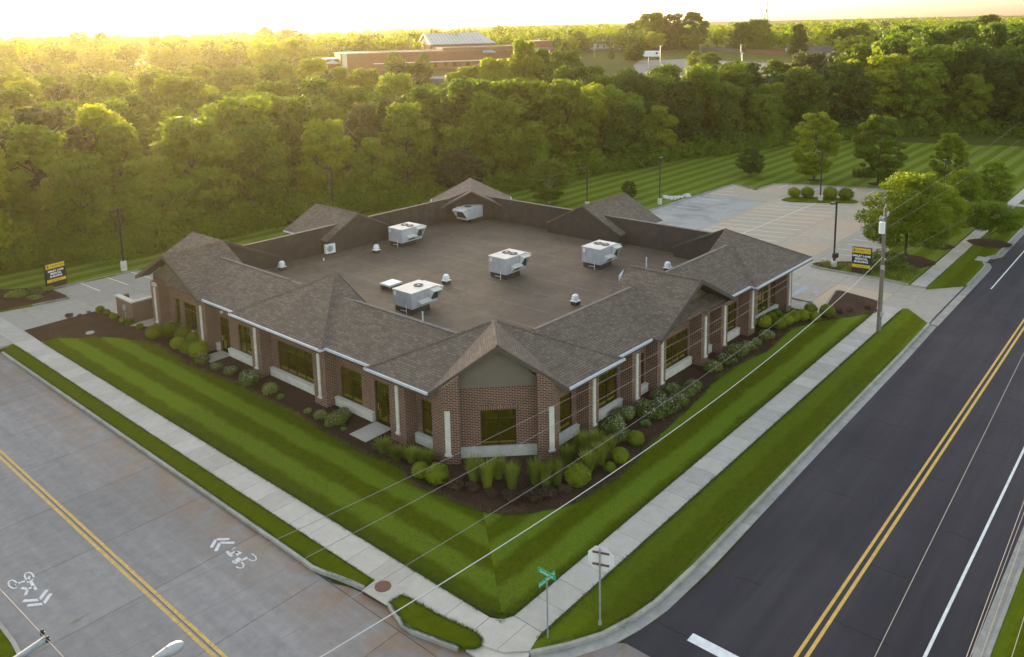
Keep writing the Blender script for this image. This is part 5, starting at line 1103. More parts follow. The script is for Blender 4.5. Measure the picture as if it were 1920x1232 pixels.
# far rolling woodland up to the skyline, one mass
fb = []
holes = [(560, 1075, 96, 260, 0, 275), (1090, 1560, 88, 170, 0, 420), (690, 830, 100, 200, 0, 999)]
clear = []
for tr in range(20000):
    a = a_lo-.02+(a_hi-a_lo+.04)*rng.random(); r_ = 238+rng.random()**1.15*760; x, y = r_*math.cos(a), r_*math.sin(a); z = terr(x, y); px, py = px_of(x, y, z)
    bad = False
    if 560 < px < 1090 and r_ < 318: bad = True
    if 1075 < px < 1560 and r_ < 395: bad = True
    if 1490 < px < 1640 and r_ < 330: bad = True
    if bad or any((x-q[0])**2+(y-q[1])**2 < (5.5+(r_-238)*.010)**2 for q in clear[-700:]): continue
    clear.append((x, y)); sc_ = 1.0+(r_-238)*.0009; fb.append((x, y, z+1.5, 4.2*sc_*(.8+.4*rng.random()), (6.5+5.0*rng.random()**1.5)))
    if len(fb) >= 1500: break
k3 = [[], [], []]
for q in fb: k3[int(rng.choice(3, p=[.5, .3, .2]))].append(q)
for i, (q, lf, lab) in enumerate(zip(k3, (LEAF[0], LEAF[1], LEAF[2]), ('mid green', 'dark green', 'yellow green'))):
    cloud_object('distant_woodland', q, 300, .8, lf, f'distant {lab} woodland covering the hills up to the skyline', 'woodland', 20+i)
# trees one can tell apart on the school grounds and skyline
for px, by, ty, wd, ci, li, lab in ((741, 139, 99, 40, 2, 0, 'neat round tree before the school wall, left of the pair'), (795, 141, 103, 34, 2, 0, 'neat round tree before the school wall, right of the pair'),
    (755, 122, 78, 38, 2, 2, 'bright round tree behind the school, left of the gymnasium'), (1084, 98, 60, 40, 2, 0, 'round tree left of the far grey hipped house'), (1050, 96, 66, 24, 3, 2, 'small bright tree beside the far house fence'),
    (1180, 116, 84, 26, 2, 1, 'dark round tree left of the white trailer'), (1194, 117, 83, 32, 2, 1, 'darkest round tree touching the white trailer'), (1146, 112, 97, 14, 2, 1, 'small round tree on the far bank'),
    (1228, 95, 60, 42, 5, 2, 'bright spreading tree on the bank above the trailer'), (1190, 88, 44, 70, 2, 0, 'large rounded tree at the left of the tall skyline clump'), (1222, 90, 27, 80, 4, 0, 'tall tree in the middle of the skyline clump'),
    (1262, 92, 28, 56, 1, 1, 'tall dark tree on the skyline clump'), (1298, 92, 26, 70, 2, 1, 'darkest tallest dome of the skyline clump'), (1300, 96, 64, 28, 2, 0, 'small rounded tree below the skyline clump'),
    (1303, 128, 97, 36, 2, 2, 'yellowish tree left of the pair by the far parking lot'), (1330, 130, 98, 50, 5, 0, 'spreading green tree by the far parking lot'), (1388, 96, 44, 60, 1, 0, 'tall feathery tree on the skyline right of the clump'),
    (1420, 96, 38, 66, 0, 0, 'tall tree below the radio mast'), (1497, 100, 47, 38, 1, 1, 'dark narrow tree beside the brown roofed house'), (1590, 104, 52, 90, 5, 1, 'broad dark tree right of the brown roofed house'),
    (1655, 128, 90, 74, 5, 0, 'domed bright green tree beyond the far lot'), (1612, 102, 45, 54, 2, 0, 'rounded skyline tree at the right'), (1850, 92, 31, 84, 2, 1, 'largest dark tree on the right skyline'), (1806, 98, 42, 60, 4, 0, 'tall tree left of the largest right skyline tree'),
    (1740, 110, 52, 60, 0, 1, 'dark tree amid the right skyline woods'), (1700, 104, 50, 50, 4, 0, 'green tree amid the right skyline woods'), (1900, 104, 46, 60, 1, 1, 'dark tree at the right end of the skyline'),
    (1825, 112, 65, 40, 2, 2, 'bright tree in front of the largest right skyline tree'), (153, 110, 60, 50, 1, 1, 'dark treetop on the skyline under the glare'), (500, 96, 52, 46, 2, 1, 'domed dark tree on the left skyline'), (545, 98, 56, 60, 1, 1, 'broad dark tree right of the domed skyline tree'), (195, 112, 62, 40, 2, 1, 'rounded treetop on the skyline left of the streak of light')):
    ptree(px, by, ty, wd, ci, LEAF[li], lab, name='tree', far_=True)
for i, px in enumerate((1522, 1540, 1562, 1583, 1603, 1624)):
    ptree(px, 124-i*.5, 100-i, 22, 2, LEAF[1], f'rounded shrub tree number {i+1} from the left in the row beyond the far lot', 'row of shrub trees beyond the far lot', 'shrub_tree', True)

# ------------------------------------------------------------------ shrubs and ornamental grasses
def uvball(n_=14, m_2=8, zs=.86):
    V = []; F = []
    for j in range(m_2+1):
        t = math.pi*j/m_2
        for i in range(n_): a = 2*math.pi*i/n_; V.append((.9*math.sin(t)*math.cos(a), .9*math.sin(t)*math.sin(a), zs*(1-.98*math.cos(t))*.9))
    for j in range(m_2):
        for i in range(n_): F.append((j*n_+i, j*n_+(i+1) % n_, (j+1)*n_+(i+1) % n_, (j+1)*n_+i))
    return V, F
def shrub_mesh(name, seed, n_, size, mat, ball=True, lumps=1, flat=.86):
    rs = np.random.default_rng(seed)
    if lumps == 1:
        d = unit(rs.normal(size=(n_, 3))); C = d*np.array([1, 1, flat])*(.86+.24*rs.random((n_, 1)))*(1+.06*np.sin(d[:, :1]*5+seed)*np.cos(d[:, 1:2]*4))+np.array([0, 0, flat*.93]); C[:, 2] = np.maximum(C[:, 2], .02)
        nn = unit(d+.5*rs.normal(size=(n_, 3))); a = unit(np.cross(nn, rs.normal(size=(n_, 3)))); b_ = np.cross(nn, a); s_ = size*(.6+.8*rs.random((n_, 1))); T, B = a*s_, b_*s_*.7
    else:
        lc = [(.55*math.cos(i*2.4)*(.3+.7*rs.random()), .55*math.sin(i*2.4)*(.3+.7*rs.random()), .3+.3*rs.random()) for i in range(lumps)]
        C, T, B = leaf_cloud(lc, [.38+.14*rs.random() for _ in lc], n_, size, rs, .8, .2)
    me = quads_mesh(name, C, T, B)
    if ball and lumps == 1:
        bm = bmesh.new(); bm.from_mesh(me); V, F = uvball(); vs = [bm.verts.new(v) for v in V]
        for f in F:
            try: bm.faces.new([vs[i] for i in f])
            except ValueError: pass
        bm.to_mesh(me); bm.free()
    me.materials.append(mat); return me
BOX = [shrub_mesh('boxwood', s_, 1700, .085, M['box']) for s_ in (1, 2, 3)]
BARB = [shrub_mesh('barberry', s_, 1100, .10, M['barberry'], False, 7) for s_ in (4, 5)]
SPI = [shrub_mesh('foliage', s_, 1700, .085, M['flowerleaf'], False, 9) for s_ in (6, 7, 8)]
def blossom_mesh(seed):
    rs = np.random.default_rng(seed); lc = [(.55*math.cos(i*2.4)*(.3+.7*rs.random()), .55*math.sin(i*2.4)*(.3+.7*rs.random()), .42+.3*rs.random()) for i in range(9)]
    n_ = 150; k = rs.choice(9, n_); d = unit(rs.normal(size=(n_, 3))+np.array([0, 0, .5])); C = np.array(lc)[k]+d*.46*np.array([1, 1, .8]); C[:, 2] = np.maximum(C[:, 2], .08)
    a = unit(np.cross(d, rs.normal(size=(n_, 3)))); me = quads_mesh('blossom', C, a*.032, np.cross(d, a)*.032); me.materials.append(M['flower']); return me
BLO = [blossom_mesh(s_) for s_ in (6, 7, 8)]
def grass_mesh(name, seed, n_, h, spread, mat, wd=.012):
    rs = np.random.default_rng(seed); V = []; F = []
    for i in range(n_):
        a = rs.random()*6.283; r_ = .16*math.sqrt(rs.random()); lean = spread*(.2+.8*rs.random()); hh = h*(.5+.6*rs.random()); x, y = r_*math.cos(a), r_*math.sin(a); a2 = a+rs.normal()*.5
        dx, dy = math.cos(a2), math.sin(a2); px_, py_ = -dy*wd, dx*wd
        p1 = (x+dx*lean*.35, y+dy*lean*.35, hh*.6); p2 = (x+dx*lean, y+dy*lean, hh*(1-.25*lean)); k = len(V)
        V += [(x-px_, y-py_, 0), (x+px_, y+py_, 0), (p1[0]+px_, p1[1]+py_, p1[2]), (p1[0]-px_, p1[1]-py_, p1[2]), p2]; F += [(k, k+1, k+2, k+3), (k+3, k+2, k+4)]
    me = bpy.data.meshes.new(name); me.from_pydata(V, [], F); me.update(); me.materials.append(mat); return me
GR = [grass_mesh('blades', s_, 300, 1.0, .62, M['blade'], .015) for s_ in (1, 2)]; GRT = [grass_mesh('blades', s_, 300, 1.0, .36, M['blade'], .011) for s_ in (3, 4)]
def shrub(px, py, r_, meshes, name, label, cat, group, zf=1.0, twin=None):
    p = G(px, py+r_*.62, ZL); s_ = r_/ppm(p); k = int(rng.integers(len(meshes))); rz = rng.random()*6.28
    p = p+Vector((Fv[0], Fv[1], 0)).normalized()*s_*.55
    if twin is None:
        o = add(name, meshes[k], None); o.location = p; o.scale = (s_, s_*(.94+.12*rng.random()), s_*zf); o.rotation_euler = (0, 0, rz); return tag(o, label, cat, group)
    t = empty(name, p, rz, label=label, cat=cat, group=group)
    for nm, me in (('foliage', meshes[k]), ('blossom', twin[k])): c = add(nm, me, None, t); c.scale = (s_*1.05, s_*1.05, s_*zf)
    return t
ORD = ['first', 'second', 'third', 'fourth', 'fifth', 'sixth', 'seventh', 'eighth', 'ninth', 'tenth', 'eleventh', 'twelfth', 'thirteenth', 'fourteenth']
for i, (px, py, r_, w_) in enumerate(((287.4, 627.5, 16, 'big clipped boxwood at the left end of the cluster by the brick pier'), (319, 622, 16.5, 'big clipped boxwood against the limestone sill, second of the cluster'), (342, 629, 15, 'clipped boxwood in the middle of the cluster under the three narrow windows'),
        (331, 647, 13, 'smaller clipped boxwood in the front row of the left cluster'), (349, 655, 13.5, 'clipped boxwood in the front row beside the biggest left one'), (362, 638, 14, 'clipped boxwood pressed to the wall at the right of the left cluster'), (370, 660, 18, 'biggest clipped boxwood of the left cluster, beside a flowering shrub'))):
    shrub(px, py, r_, BOX, 'boxwood_shrub', w_, 'shrub', 'clipped boxwoods at the left end of the building', .95)
for i, (px, py, r_) in enumerate(((186, 582.5, 7.5), (199, 587, 6), (211, 594, 6.5), (228, 602, 6), (242, 606, 7), (261, 614, 6.5))):
    shrub(px, py, r_, BOX, 'boxwood_shrub', f'{ORD[i]} little boxwood from the left in the row before the brick screen wall', 'shrub', 'little boxwoods before the brick screen wall')
for px, py, r_, w_ in ((129, 592, 8.5, 'largest of three brownish sparse shrubs on the driveway edge'), (148, 592, 5.5, 'low brownish sparse shrub between the other two on the driveway edge'), (165, 585, 4.5, 'smallest brownish sparse shrub beside the little boxwoods')):
    shrub(px, py, r_, BARB, 'sparse_shrub', w_, 'shrub', 'sparse shrubs along the left driveway')
for px, py, r_, w_ in ((788, 888, 16, 'light green boxwood ball left of the corner pier, the smaller of two'), (819, 897, 21, 'light green boxwood ball left of the corner pier, the larger of two'), (1084, 900, 23, 'largest boxwood ball right of the tall grasses at the corner'), (1164, 860.6, 16, 'boxwood ball beside the lawn, middle of the right three'), (1144, 880, 11, 'smallest boxwood ball on the right edge of the corner bed'), (1193.5, 827.6, 15, 'boxwood ball below the flowering shrubs, uppermost of the right three')):
    shrub(px, py, r_, BOX, 'boxwood_shrub', w_, 'shrub', 'boxwood balls round the building corner')
for i, (px, py, r_) in enumerate(((1436, 607, 13), (1447, 598, 11), (1458.5, 592.5, 11), (1463, 611, 12), (1478, 603, 12), (1491, 596.5, 12), (1508.6, 594.7, 12), (1522, 583, 11.5), (1530, 597, 10), (1553, 587, 13.5))):
    shrub(px, py, r_, BOX, 'boxwood_shrub', f'{ORD[i]} boxwood ball from the left in the group at the right end of the building', 'shrub', 'boxwood balls at the right end of the building')
for i, (px, py, r_) in enumerate(((1491, 364, 11), (1516, 364, 11.5), (1559, 365.5, 13), (1588.6, 367, 12.5))):
    shrub(px, py, r_, BOX, 'hedge_shrub', f'{ORD[i]} rounded hedge shrub from the left in the parking lot island', 'shrub', 'hedge shrubs in the parking lot island')
for i, (px, py, r_) in enumerate(((854, 908, 17), (884.5, 914, 14), (919.5, 925, 13), (956, 932, 18), (995, 932, 20), (1030, 923, 16), (1061, 917, 14), (868, 893, 9))):
    shrub(px, py, r_*1.15, BARB, 'barberry_shrub', f'{ORD[i]} dark reddish barberry bush along the front of the corner bed' if i < 7 else 'small dark barberry bush right at the corner pier', 'shrub', 'dark barberry bushes before the corner')
FS = [(377.6, 674, 13, 'before the biggest left boxwood'), (404, 688, 9, 'at the stoop of the left door'), (428, 696, 11, 'right of the left door stoop'), (459, 703, 11, 'behind the larger one near the second pier'), (463, 711, 18, 'near the second pier from the left'), (502.6, 731, 14, 'alone below the four pane window'), (525, 744, 7, 'tiny, right of the one below the four pane window'), (577, 771, 7, 'tiny, left of the third pier'), (599, 779, 12, 'at the foot of the third pier'), (628, 789, 17, 'large one right of the third pier'), (640, 776, 13, 'upper half of the pair at the limestone panel'), (643, 805, 5, 'very small, near the right door'),
      (1155, 800, 22, 'lowest white dotted mound near the corner grasses'), (1166, 820, 15, 'beside the uppermost right boxwood ball'), (1178, 776, 17, 'close to the second right pier'), (1160, 778, 12, 'against the limestone of the second right pier'), (1222, 772, 22, 'left half of the big mound'), (1246, 764, 22, 'right half of the big mound'), (1212.5, 794.5, 9, 'small one below the big mound'), (1237, 744, 14, 'between the big mound and the wall'), (1265, 730, 14, 'under the gabled bay, back one'), (1278, 751, 16, 'under the gabled bay, front one'), (1290, 738, 13, 'under the gabled bay, right of the pair'), (1303.5, 725, 16, 'standing apart toward the lawn'), (1339, 688, 15, 'first below the gabled bay right pier'), (1362, 674, 15, 'second below the gabled bay right pier'), (1384, 658, 16, 'third below the gabled bay right pier'), (1405, 649.6, 13, 'fourth along the bed edge'), (1422, 641, 8, 'small fifth along the bed edge'), (1442, 628, 13, 'next to the right group of boxwood balls')]
for px, py, r_, w_ in FS: shrub(px, py-r_*.1, r_*1.42, SPI, 'flowering_shrub', f'white dotted flowering shrub {w_}', 'shrub', 'low flowering shrubs along the walls', .95, BLO)
for px, py, r_, w_ in ((1576, 583, 8, 'left one'), (1595, 578.6, 8, 'middle one'), (1627, 575.6, 8, 'right one by the utility pole')): shrub(px, py, r_, BARB, 'sparse_shrub', f'sparse olive shrub in the bare right mulch bed, {w_}', 'shrub', 'sparse shrubs in the right mulch bed')
for px, py, r_, w_ in ((20, 545, 26, 'at the left edge'), (55, 540, 24, 'behind the pale one'), (85, 537, 14, 'right, beside the sign')): shrub(px, py, r_, SPI[:1], 'juniper_shrub', f'bluish green spreading juniper in the left sign bed, {w_}', 'shrub', 'spreading junipers in the left sign bed', .45)
shrub(62, 556, 14, SPI, 'flowering_shrub', 'pale round shrub on the point of the left sign bed', 'shrub', None, .7, BLO)
def clump(px, by, hpx, wpx, meshes, label, group):
    p = G(px, by, ZL); s_ = ppm(p); k = int(rng.integers(2)); o = add('ornamental_grass', meshes[k], None); o.location = p
    o.scale = (wpx/s_/(.92 if meshes is GR else .62),)*2+(hpx/s_/.97*1.04,); o.rotation_euler = (0, 0, rng.random()*6); tag(o, label, 'ornamental grass', group)
for i, (px, by) in enumerate(((888, 900), (914, 910), (934, 893), (960, 912), (1004, 905), (1024, 912), (1044, 905))):
    clump(px, by+3, 52 if i != 2 else 42, 30, GRT, f'{ORD[i]} tall feather grass clump from the left below the corner window', 'tall feather grasses at the building corner')
for px, by, h_, w_, lab in ((1065, 870, 38, 34, 'right of the corner pier'), (1094, 848, 40, 36, 'between the corner and the first right pier'), (1118, 838, 32, 32, 'at the foot of the first right pier'), (1104, 884, 42, 36, 'behind the largest boxwood ball'), (1128, 870, 46, 32, 'beside the smallest boxwood ball'), (1112, 860, 34, 30, 'in the middle of the right group'), (1145, 846, 30, 26, 'at the right of the group, by the blossoms')):
    clump(px, by, h_, w_, GR, f'ornamental grass clump {lab}', 'ornamental grasses right of the corner')
for px, by, h_, w_, lab in ((718, 848, 28, 34, 'by the right door stoop'), (744, 862, 28, 34, 'left of the fourth pier'), (772, 866, 28, 34, 'at the foot of the fourth pier'), (800, 872, 28, 38, 'below the narrow window left of the corner'), (786, 862, 22, 28, 'behind the clump by the narrow window')):
    clump(px, by, h_, w_, GR, f'ornamental grass clump {lab}', 'ornamental grasses left of the corner')
# groups too tangled to count
def tufts(name, P, h, wd, mat, label, seed=3, spread=.08):
    rs = np.random.default_rng(seed); n_ = len(P); P = np.array(P); a = rs.random(n_)*6.283; hh = h*(.5+rs.random(n_)); dx = np.cos(a)*wd; dy = np.sin(a)*wd
    V = np.empty((n_, 3, 3)); V[:, 0] = P-np.c_[dx, dy, np.zeros(n_)]; V[:, 1] = P+np.c_[dx, dy, np.zeros(n_)]; V[:, 2] = P+np.c_[rs.normal(size=n_)*spread, rs.normal(size=n_)*spread, hh]
    me = bpy.data.meshes.new(name); me.vertices.add(3*n_); me.vertices.foreach_set('co', V.reshape(-1)); me.loops.add(3*n_); me.loops.foreach_set('vertex_index', np.arange(3*n_, dtype=np.int32))
    me.polygons.add(n_); me.polygons.foreach_set('loop_start', np.arange(0, 3*n_, 3, dtype=np.int32)); me.polygons.foreach_set('loop_total', np.full(n_, 3, np.int32)); me.update(); me.validate()
    return tag(add(name, me, mat), label, 'grass', kind='stuff')
def along(pl, dens, wid, z):
    out = []
    for a, b_ in zip(pl[:-1], pl[1:]):
        a = Vector(a[:2]); b_ = Vector(b_[:2]); L_ = (b_-a).length
        for _ in range(int(L_*dens)): q = a.lerp(b_, rng.random()); out.append((q.x+rng.normal()*wid, q.y+rng.normal()*wid, z))
    return out
EDGEP = [q for q in bw[j0:]]
dp = [q for q in along(EDGEP, 90, .09, ZL) if math.sin(q[0]*1.7)+math.sin(q[1]*2.3+1) > -.3]
tufts('dry_grass_edging', dp, .16, .012, M['dry'], 'dry straw coloured grass along the edge of the mulch bed')
M['tuft'] = m_leaf('lawn_blade', (0.030, 0.060, 0.006), (0.055, 0.095, 0.012), (0.06, 0.09, 0.012), .3)
gp2 = along([(21.66, 68), (21.66, 21.2), (22.3, 19.95), (40, 19.92), (67, 19.92)], 110, .05, ZL)+along(EDGEP, 80, .05, ZL)+along([(20.06, 69), (20.06, 26.1), (19.6, 26.05), (19.1, 28), (19.1, 68)], 70, .04, ZL)+along([(22, 18.32), (69, 18.32)], 100, .05, ZL)+along([tuple(q) for q in isl]+[tuple(isl[0])], 150, .03, ZL+.01)+along([(21.9, 17.9), (24.1, 16.6), (26.7, 16.05), (60, 15.88)], 50, .04, ZL)
tufts('lawn_edge_blades', gp2, .07, .012, M['tuft'], 'short green grass blades fringing the lawn edges')
gp3 = []
for _ in range(90000):
    x = 21.7+rng.random()**1.6*34; y = 16.0+rng.random()**1.3*32
    if (x > 21.7 and 19.95 < y and not (x > 27.5+max(0, (y-40))*0 and y > 24 and x > 27.4)) or (15.95 < y < 18.3 and x > 24.5): gp3.append((x, y, ZL))
tufts('lawn_blades', gp3, .045, .010, M['tuft'], 'mown green grass blades standing on the corner lawn')
def patch(name, poly, dens, h, lab, mat=None):
    P = [Vector(q) for q in poly]; x0, x1 = min(p.x for p in P), max(p.x for p in P); y0, y1 = min(p.y for p in P), max(p.y for p in P); out = []
    for _ in range(int((x1-x0)*(y1-y0)*dens)):
        x = x0+(x1-x0)*rng.random(); y = y0+(y1-y0)*rng.random(); c = False; j = len(P)-1
        for i in range(len(P)):
            if (P[i].y > y) != (P[j].y > y) and x < (P[j].x-P[i].x)*(y-P[i].y)/(P[j].y-P[i].y)+P[i].x: c = not c
            j = i
        if c: out.append((x, y, ZL))
    tufts(name, out, h, .03, mat or M['blade'], lab, 9, .12)
patch('liriope_grass', [G2(*q) for q in [(1535, 494), (1600, 501), (1640, 497), (1700, 500), (1716, 522), (1704, 532), (1650, 520), (1597, 512), (1545, 503)]], 60, .42, 'bright green border grass round the right monument sign')
patch('reed_grass', [G2(*q) for q in [(1598, 327), (1640, 326), (1682, 328), (1684, 334), (1600, 336)]], 40, 1.1, 'pale tall reed grass behind the second lawn tree', LEAF[3])
bl_ = [(G(px, py, ZL).x, G(px, py, ZL).y, 0, 1.0, 1.3) for px, py in ((1650, 500), (1662, 494), (1672, 497), (1655, 508), (1680, 508), (1640, 505))]
cloud_object('ground_shrubs', bl_, 700, .10, M['flowerleaf'], 'dark green ground shrubs under the largest maple by the sign', 'shrubs', 8)
# pale rock pile by the near lot kerb
rb = MB(); rs = random.Random(4)
for i in range(90):
    f = rs.random(); q = G(1245+f*48, 369+3*math.sin(f*5)+rs.uniform(-2.3, 2.3)+f*2, ZL); s_ = rs.uniform(.1, .24)
    M4 = Matrix.Translation(q) @ Matrix.Rotation(rs.random()*6, 4, 'Z') @ Matrix.Rotation(rs.uniform(-.4, .4), 4, 'X'); rb.box(-s_, s_, -s_*.7, s_*.7, 0, s_*.8, M4)
tag(rb.build('rock_riprap', M['rock']), 'pile of pale broken rocks at the near kerb of the right lot', 'rocks', kind='stuff')

# ------------------------------------------------------------------ beyond the woods: school, trailer, houses, mast
def frame(px1, by1, px2, by2, zg=None):
    A = GT(px1, by1); d0 = A.z if zg is None else zg; A = G(px1, by1, d0); B = G(px2, by2, d0); X = (B-A); L_ = X.length; ang = math.atan2(X.y, X.x); return A, L_, ang
def fbox(A, ang, x0, x1, y0, y1, z0, z1, name, mat, parent):
    return MB().box(x0, x1, y0, y1, z0, z1).build(name, M[mat], parent)
A = G(640, 136, 9.3); ang = R(-32)
t = empty('school_building', A, ang, label='long orange brick school with a blue grey metal gymnasium roof beyond the woods', cat='school')
s_ = ppm(A)
def u_(px, dy=0.0):                                # local x of a pixel column at a depth behind the front wall
    X = Vector((math.cos(ang), math.sin(ang), 0)); Y = Vector((-math.sin(ang), math.cos(ang), 0)); lo, hi = -60.0, 150.0
    for _ in range(40):
        mid = (lo+hi)/2; q = A+X*mid+Y*dy
        if px_of(q.x, q.y, 14)[0] < px: lo = mid
        else: hi = mid
    return lo
def zpx(py, dist_y=0, px=780):                     # height above school ground of a pixel row at a depth behind the front wall
    P_ = A+Vector((math.cos(ang), math.sin(ang), 0))*u_(px)+Vector((-math.sin(ang), math.cos(ang), 0))*dist_y
    pm = ppm(Vector((P_.x, P_.y, 9.3))); return (px_of(P_.x, P_.y, 9.3)[1]-py)/pm
fbox(A, ang, 0, u_(905), 0, 22, 0, zpx(99), 'brick_wall', 'schoolbrick', t)
fbox(A, ang, -.1, u_(905)+.1, -.12, 22, zpx(99), zpx(97), 'roof_edge', 'coping', t)
fbox(A, ang, u_(700), u_(905), -.14, -.001, zpx(118), zpx(116), 'stone_band', 'limestone', t)
fbox(A, ang, u_(641), u_(650), -1.2, -.2, 0, zpx(97.5), 'stone_bay', 'limestone', t)
for i, (a, b_, c, d) in enumerate(((720, 728, 124, 132), (742, 750, 124, 132), (770, 779, 119, 127), (812, 820, 119, 127), (830, 838, 119, 127), (848, 856, 119, 127), (872, 880, 119, 127))):
    w_ = fbox(A, ang, u_(a), u_(b_), -.16, -.002, zpx(d), zpx(c), 'window', 'frame', t); fbox(A, ang, u_(a)+.1, u_(b_)-.1, -.2, -.161, zpx(d)+.15, zpx(c)-.15, 'pane', 'glass', w_)
y0 = 22.5; z0 = zpx(85, y0); z1 = zpx(85, y0)+zpx(67, y0+8)-zpx(85, y0+8)+.2
gx0, gx1 = u_(808, y0), u_(930, y0)
fbox(A, ang, gx0, gx1, y0, y0+24, 0, z0, 'brick_wall', 'schoolbrick', t)
gm = MB(); gm.V = [(gx0, y0, z0), (gx0, y0+24, z0), (gx0, y0+12, z1), (gx0+.4, y0, z0), (gx0+.4, y0+24, z0), (gx0+.4, y0+12, z1)]; gm.F = [(0, 2, 1), (3, 4, 5), (0, 3, 5, 2), (1, 2, 5, 4)]; gm.build('gable_wall', M['schoolbrick'], t)
MB().slab([(gx0-.3, y0-.5, z0+.02), (gx1, y0-.5, z0+.02), (gx1-3.5, y0+12, z1+.1), (gx0-.3, y0+12, z1+.1)], .25).slab([(gx0-.3, y0+24.5, z0+.02), (gx1, y0+24.5, z0+.02), (gx1-3.5, y0+12, z1+.1), (gx0-.3, y0+12, z1+.1)], .25).slab([(gx1, y0-.5, z0+.02), (gx1, y0+24.5, z0+.02), (gx1-3.5, y0+12, z1+.1)], .25).build('gymnasium_roof', M['schoolroof'], t)
sm = MB()
for i in range(1, 16): x = gx0+(gx1-3.6-gx0)*i/16; sm.V += [(x-.06, y0-.5, z0+.08), (x+.06, y0-.5, z0+.08), (x+.06, y0+12, z1+.16), (x-.06, y0+12, z1+.16)]; k = len(sm.V)-4; sm.F.append((k, k+1, k+2, k+3))
sm.build('roof_seam', M['coping'], t)
fbox(A, ang, u_(830, 3), u_(985, 3), 3, 22, zpx(99)+.05, zpx(92, 3), 'upper_wall', 'schoolbrick', t)
fbox(A, ang, u_(905)+.2, u_(1040, 4), 4, 26, 0, zpx(100, 4), 'brick_wall', 'schoolbrick', t); fbox(A, ang, u_(905)+.1, u_(1041, 4), 3.8, 26, zpx(100, 4)+.01, zpx(98, 4), 'roof_edge', 'coping', t)
fbox(A, ang, u_(996, 12), u_(1036, 12), 12, 26, zpx(98, 4)+.02, zpx(84, 12), 'upper_wall', 'schoolbrick', t)
pr = MB(); x0_, x1_ = u_(882, 1), u_(930, 1); zz = zpx(102, 3); zt = zpx(91, 8); pr.slab([(x0_, 1, zz), (x1_, 1, zz), ((x0_+x1_)/2+2, 7, zt), ((x0_+x1_)/2-2, 7, zt)], .2).slab([(x0_, 1, zz), (x0_, 13, zz), ((x0_+x1_)/2-2, 7, zt)], .2).slab([(x1_, 1, zz), (x1_, 13, zz), ((x0_+x1_)/2+2, 7, zt)], .2); pr.build('entrance_roof', M['schoolroof'], t)
for i, (a, b_, c) in enumerate(((592, 612, 107), (615, 636, 107))):
    fbox(A, ang, u_(a), u_(b_), 4+i, 18, 0, zpx(c, 4), 'brick_wall', 'schoolbrick', t); fbox(A, ang, u_(a)-.1, u_(b_)+.1, 3.9+i, 18, zpx(c, 4)+.01, zpx(c-1.3, 4), 'roof_edge', 'limestone', t)
    x0_ = u_(a); pr = MB(); z_ = zpx(114, 2); pr.slab([(x0_-.5, 1, z_), (x0_+4, 1, z_), (x0_+1.8, 3, z_+1.2)], .15).slab([(x0_-.5, 1, z_), (x0_-.5, 4, z_), (x0_+1.8, 3, z_+1.2)], .15).slab([(x0_+4, 1, z_), (x0_+4, 4, z_), (x0_+1.8, 3, z_+1.2)], .15); pr.build('porch_roof', M['schoolroof'], t)
pt_ = lambda l: [tuple(GT(*q).xy) for q in l]
def drape(name, pxs, mat, dz=.25):
    P = [GT(*q) for q in pxs]; z = max(p.z for p in P)+dz; P = [G(px, py, z) for px, py in pxs]; return struct(name, [tuple(p.xy) for p in P], z, mat, min(0, z-6))
drape('school_drive', [(640, 143), (720, 142), (905, 144), (905, 148), (720, 147), (640, 148)], 'farlot')
drape('far_parking_lot', [(1188, 122), (1200, 114), (1290, 110), (1330, 113), (1420, 117), (1510, 120), (1545, 127), (1500, 140), (1400, 144), (1260, 146), (1195, 137)], 'farlot')
A, L_, ang = frame(1206, 111, 1237, 110.5)
t = empty('box_trailer', A, ang, label='long white box trailer parked on the far school lot', cat='trailer')
MB().box(0, L_, 0, 2.4, .9, 3.1).build('body', M['white'], t); MB().box(.2, L_-.2, .3, 2.1, .5, .899).build('chassis', M['black'], t); MB().box(L_-1.6, L_-.8, -.02, -.001, 1.9, 2.6).build('window', M['black'], t)
for x in (1.3, 2.3, L_-1.2): MB().cyl((x, .1, .48), (x, .4, .48), .47, n=12).build('wheel', M['black'], t)
def house(px1, by1, px2, wallpx, roofpx, lab, roofmat='houseroof', hip=.35, wallmat='siding'):
    A, L_, ang = frame(px1, by1, px2, by1); s_ = ppm(A); hw = wallpx/s_; hr = roofpx/s_; D = L_*.6
    t = empty('house', A, ang, label=lab, cat='house'); MB().box(.4, L_-.4, .4, D, -1, hw).build('wall', M[wallmat], t)
    h_ = hip*L_; m_ = MB(); z = hw; a, b_, c, d = (0, 0, z), (L_, 0, z), (L_, D+.4, z), (0, D+.4, z); e, f = (h_, D/2, hw+hr), (L_-h_, D/2, hw+hr)
    for q in ([a, b_, f, e], [c, d, e, f], [a, e, d], [b_, c, f]): m_.slab(q, .2)
    m_.build('roof', M[roofmat], t)
    n_ = max(2, int(L_/3.2))
    for i in range(n_):
        x = L_*(i+.5)/n_; w_ = MB().box(x-.55, x+.55, .34, .399, hw*.3, hw*.78).build('window', M['white'], t); MB().box(x-.45, x+.45, .3, .339, hw*.3+.1, hw*.78-.1).build('pane', M['glass'], w_)
    return t
house(1104, 94, 1160, 13, 13, 'grey house with dark hipped roof and rear deck beyond the school'); house(1508, 107, 1570, 9, 12, 'low house with brown hipped roof beyond the far lot', hip=.25)
house(1440, 78, 1492, 9, 10, 'blue grey roofed house half hidden on the right skyline'); house(1545, 66, 1585, 7, 8, 'house with pale grey roof poking above the right skyline trees'); house(1620, 92, 1680, 9, 13, 'grey gabled house behind the dark broad tree', hip=.2)
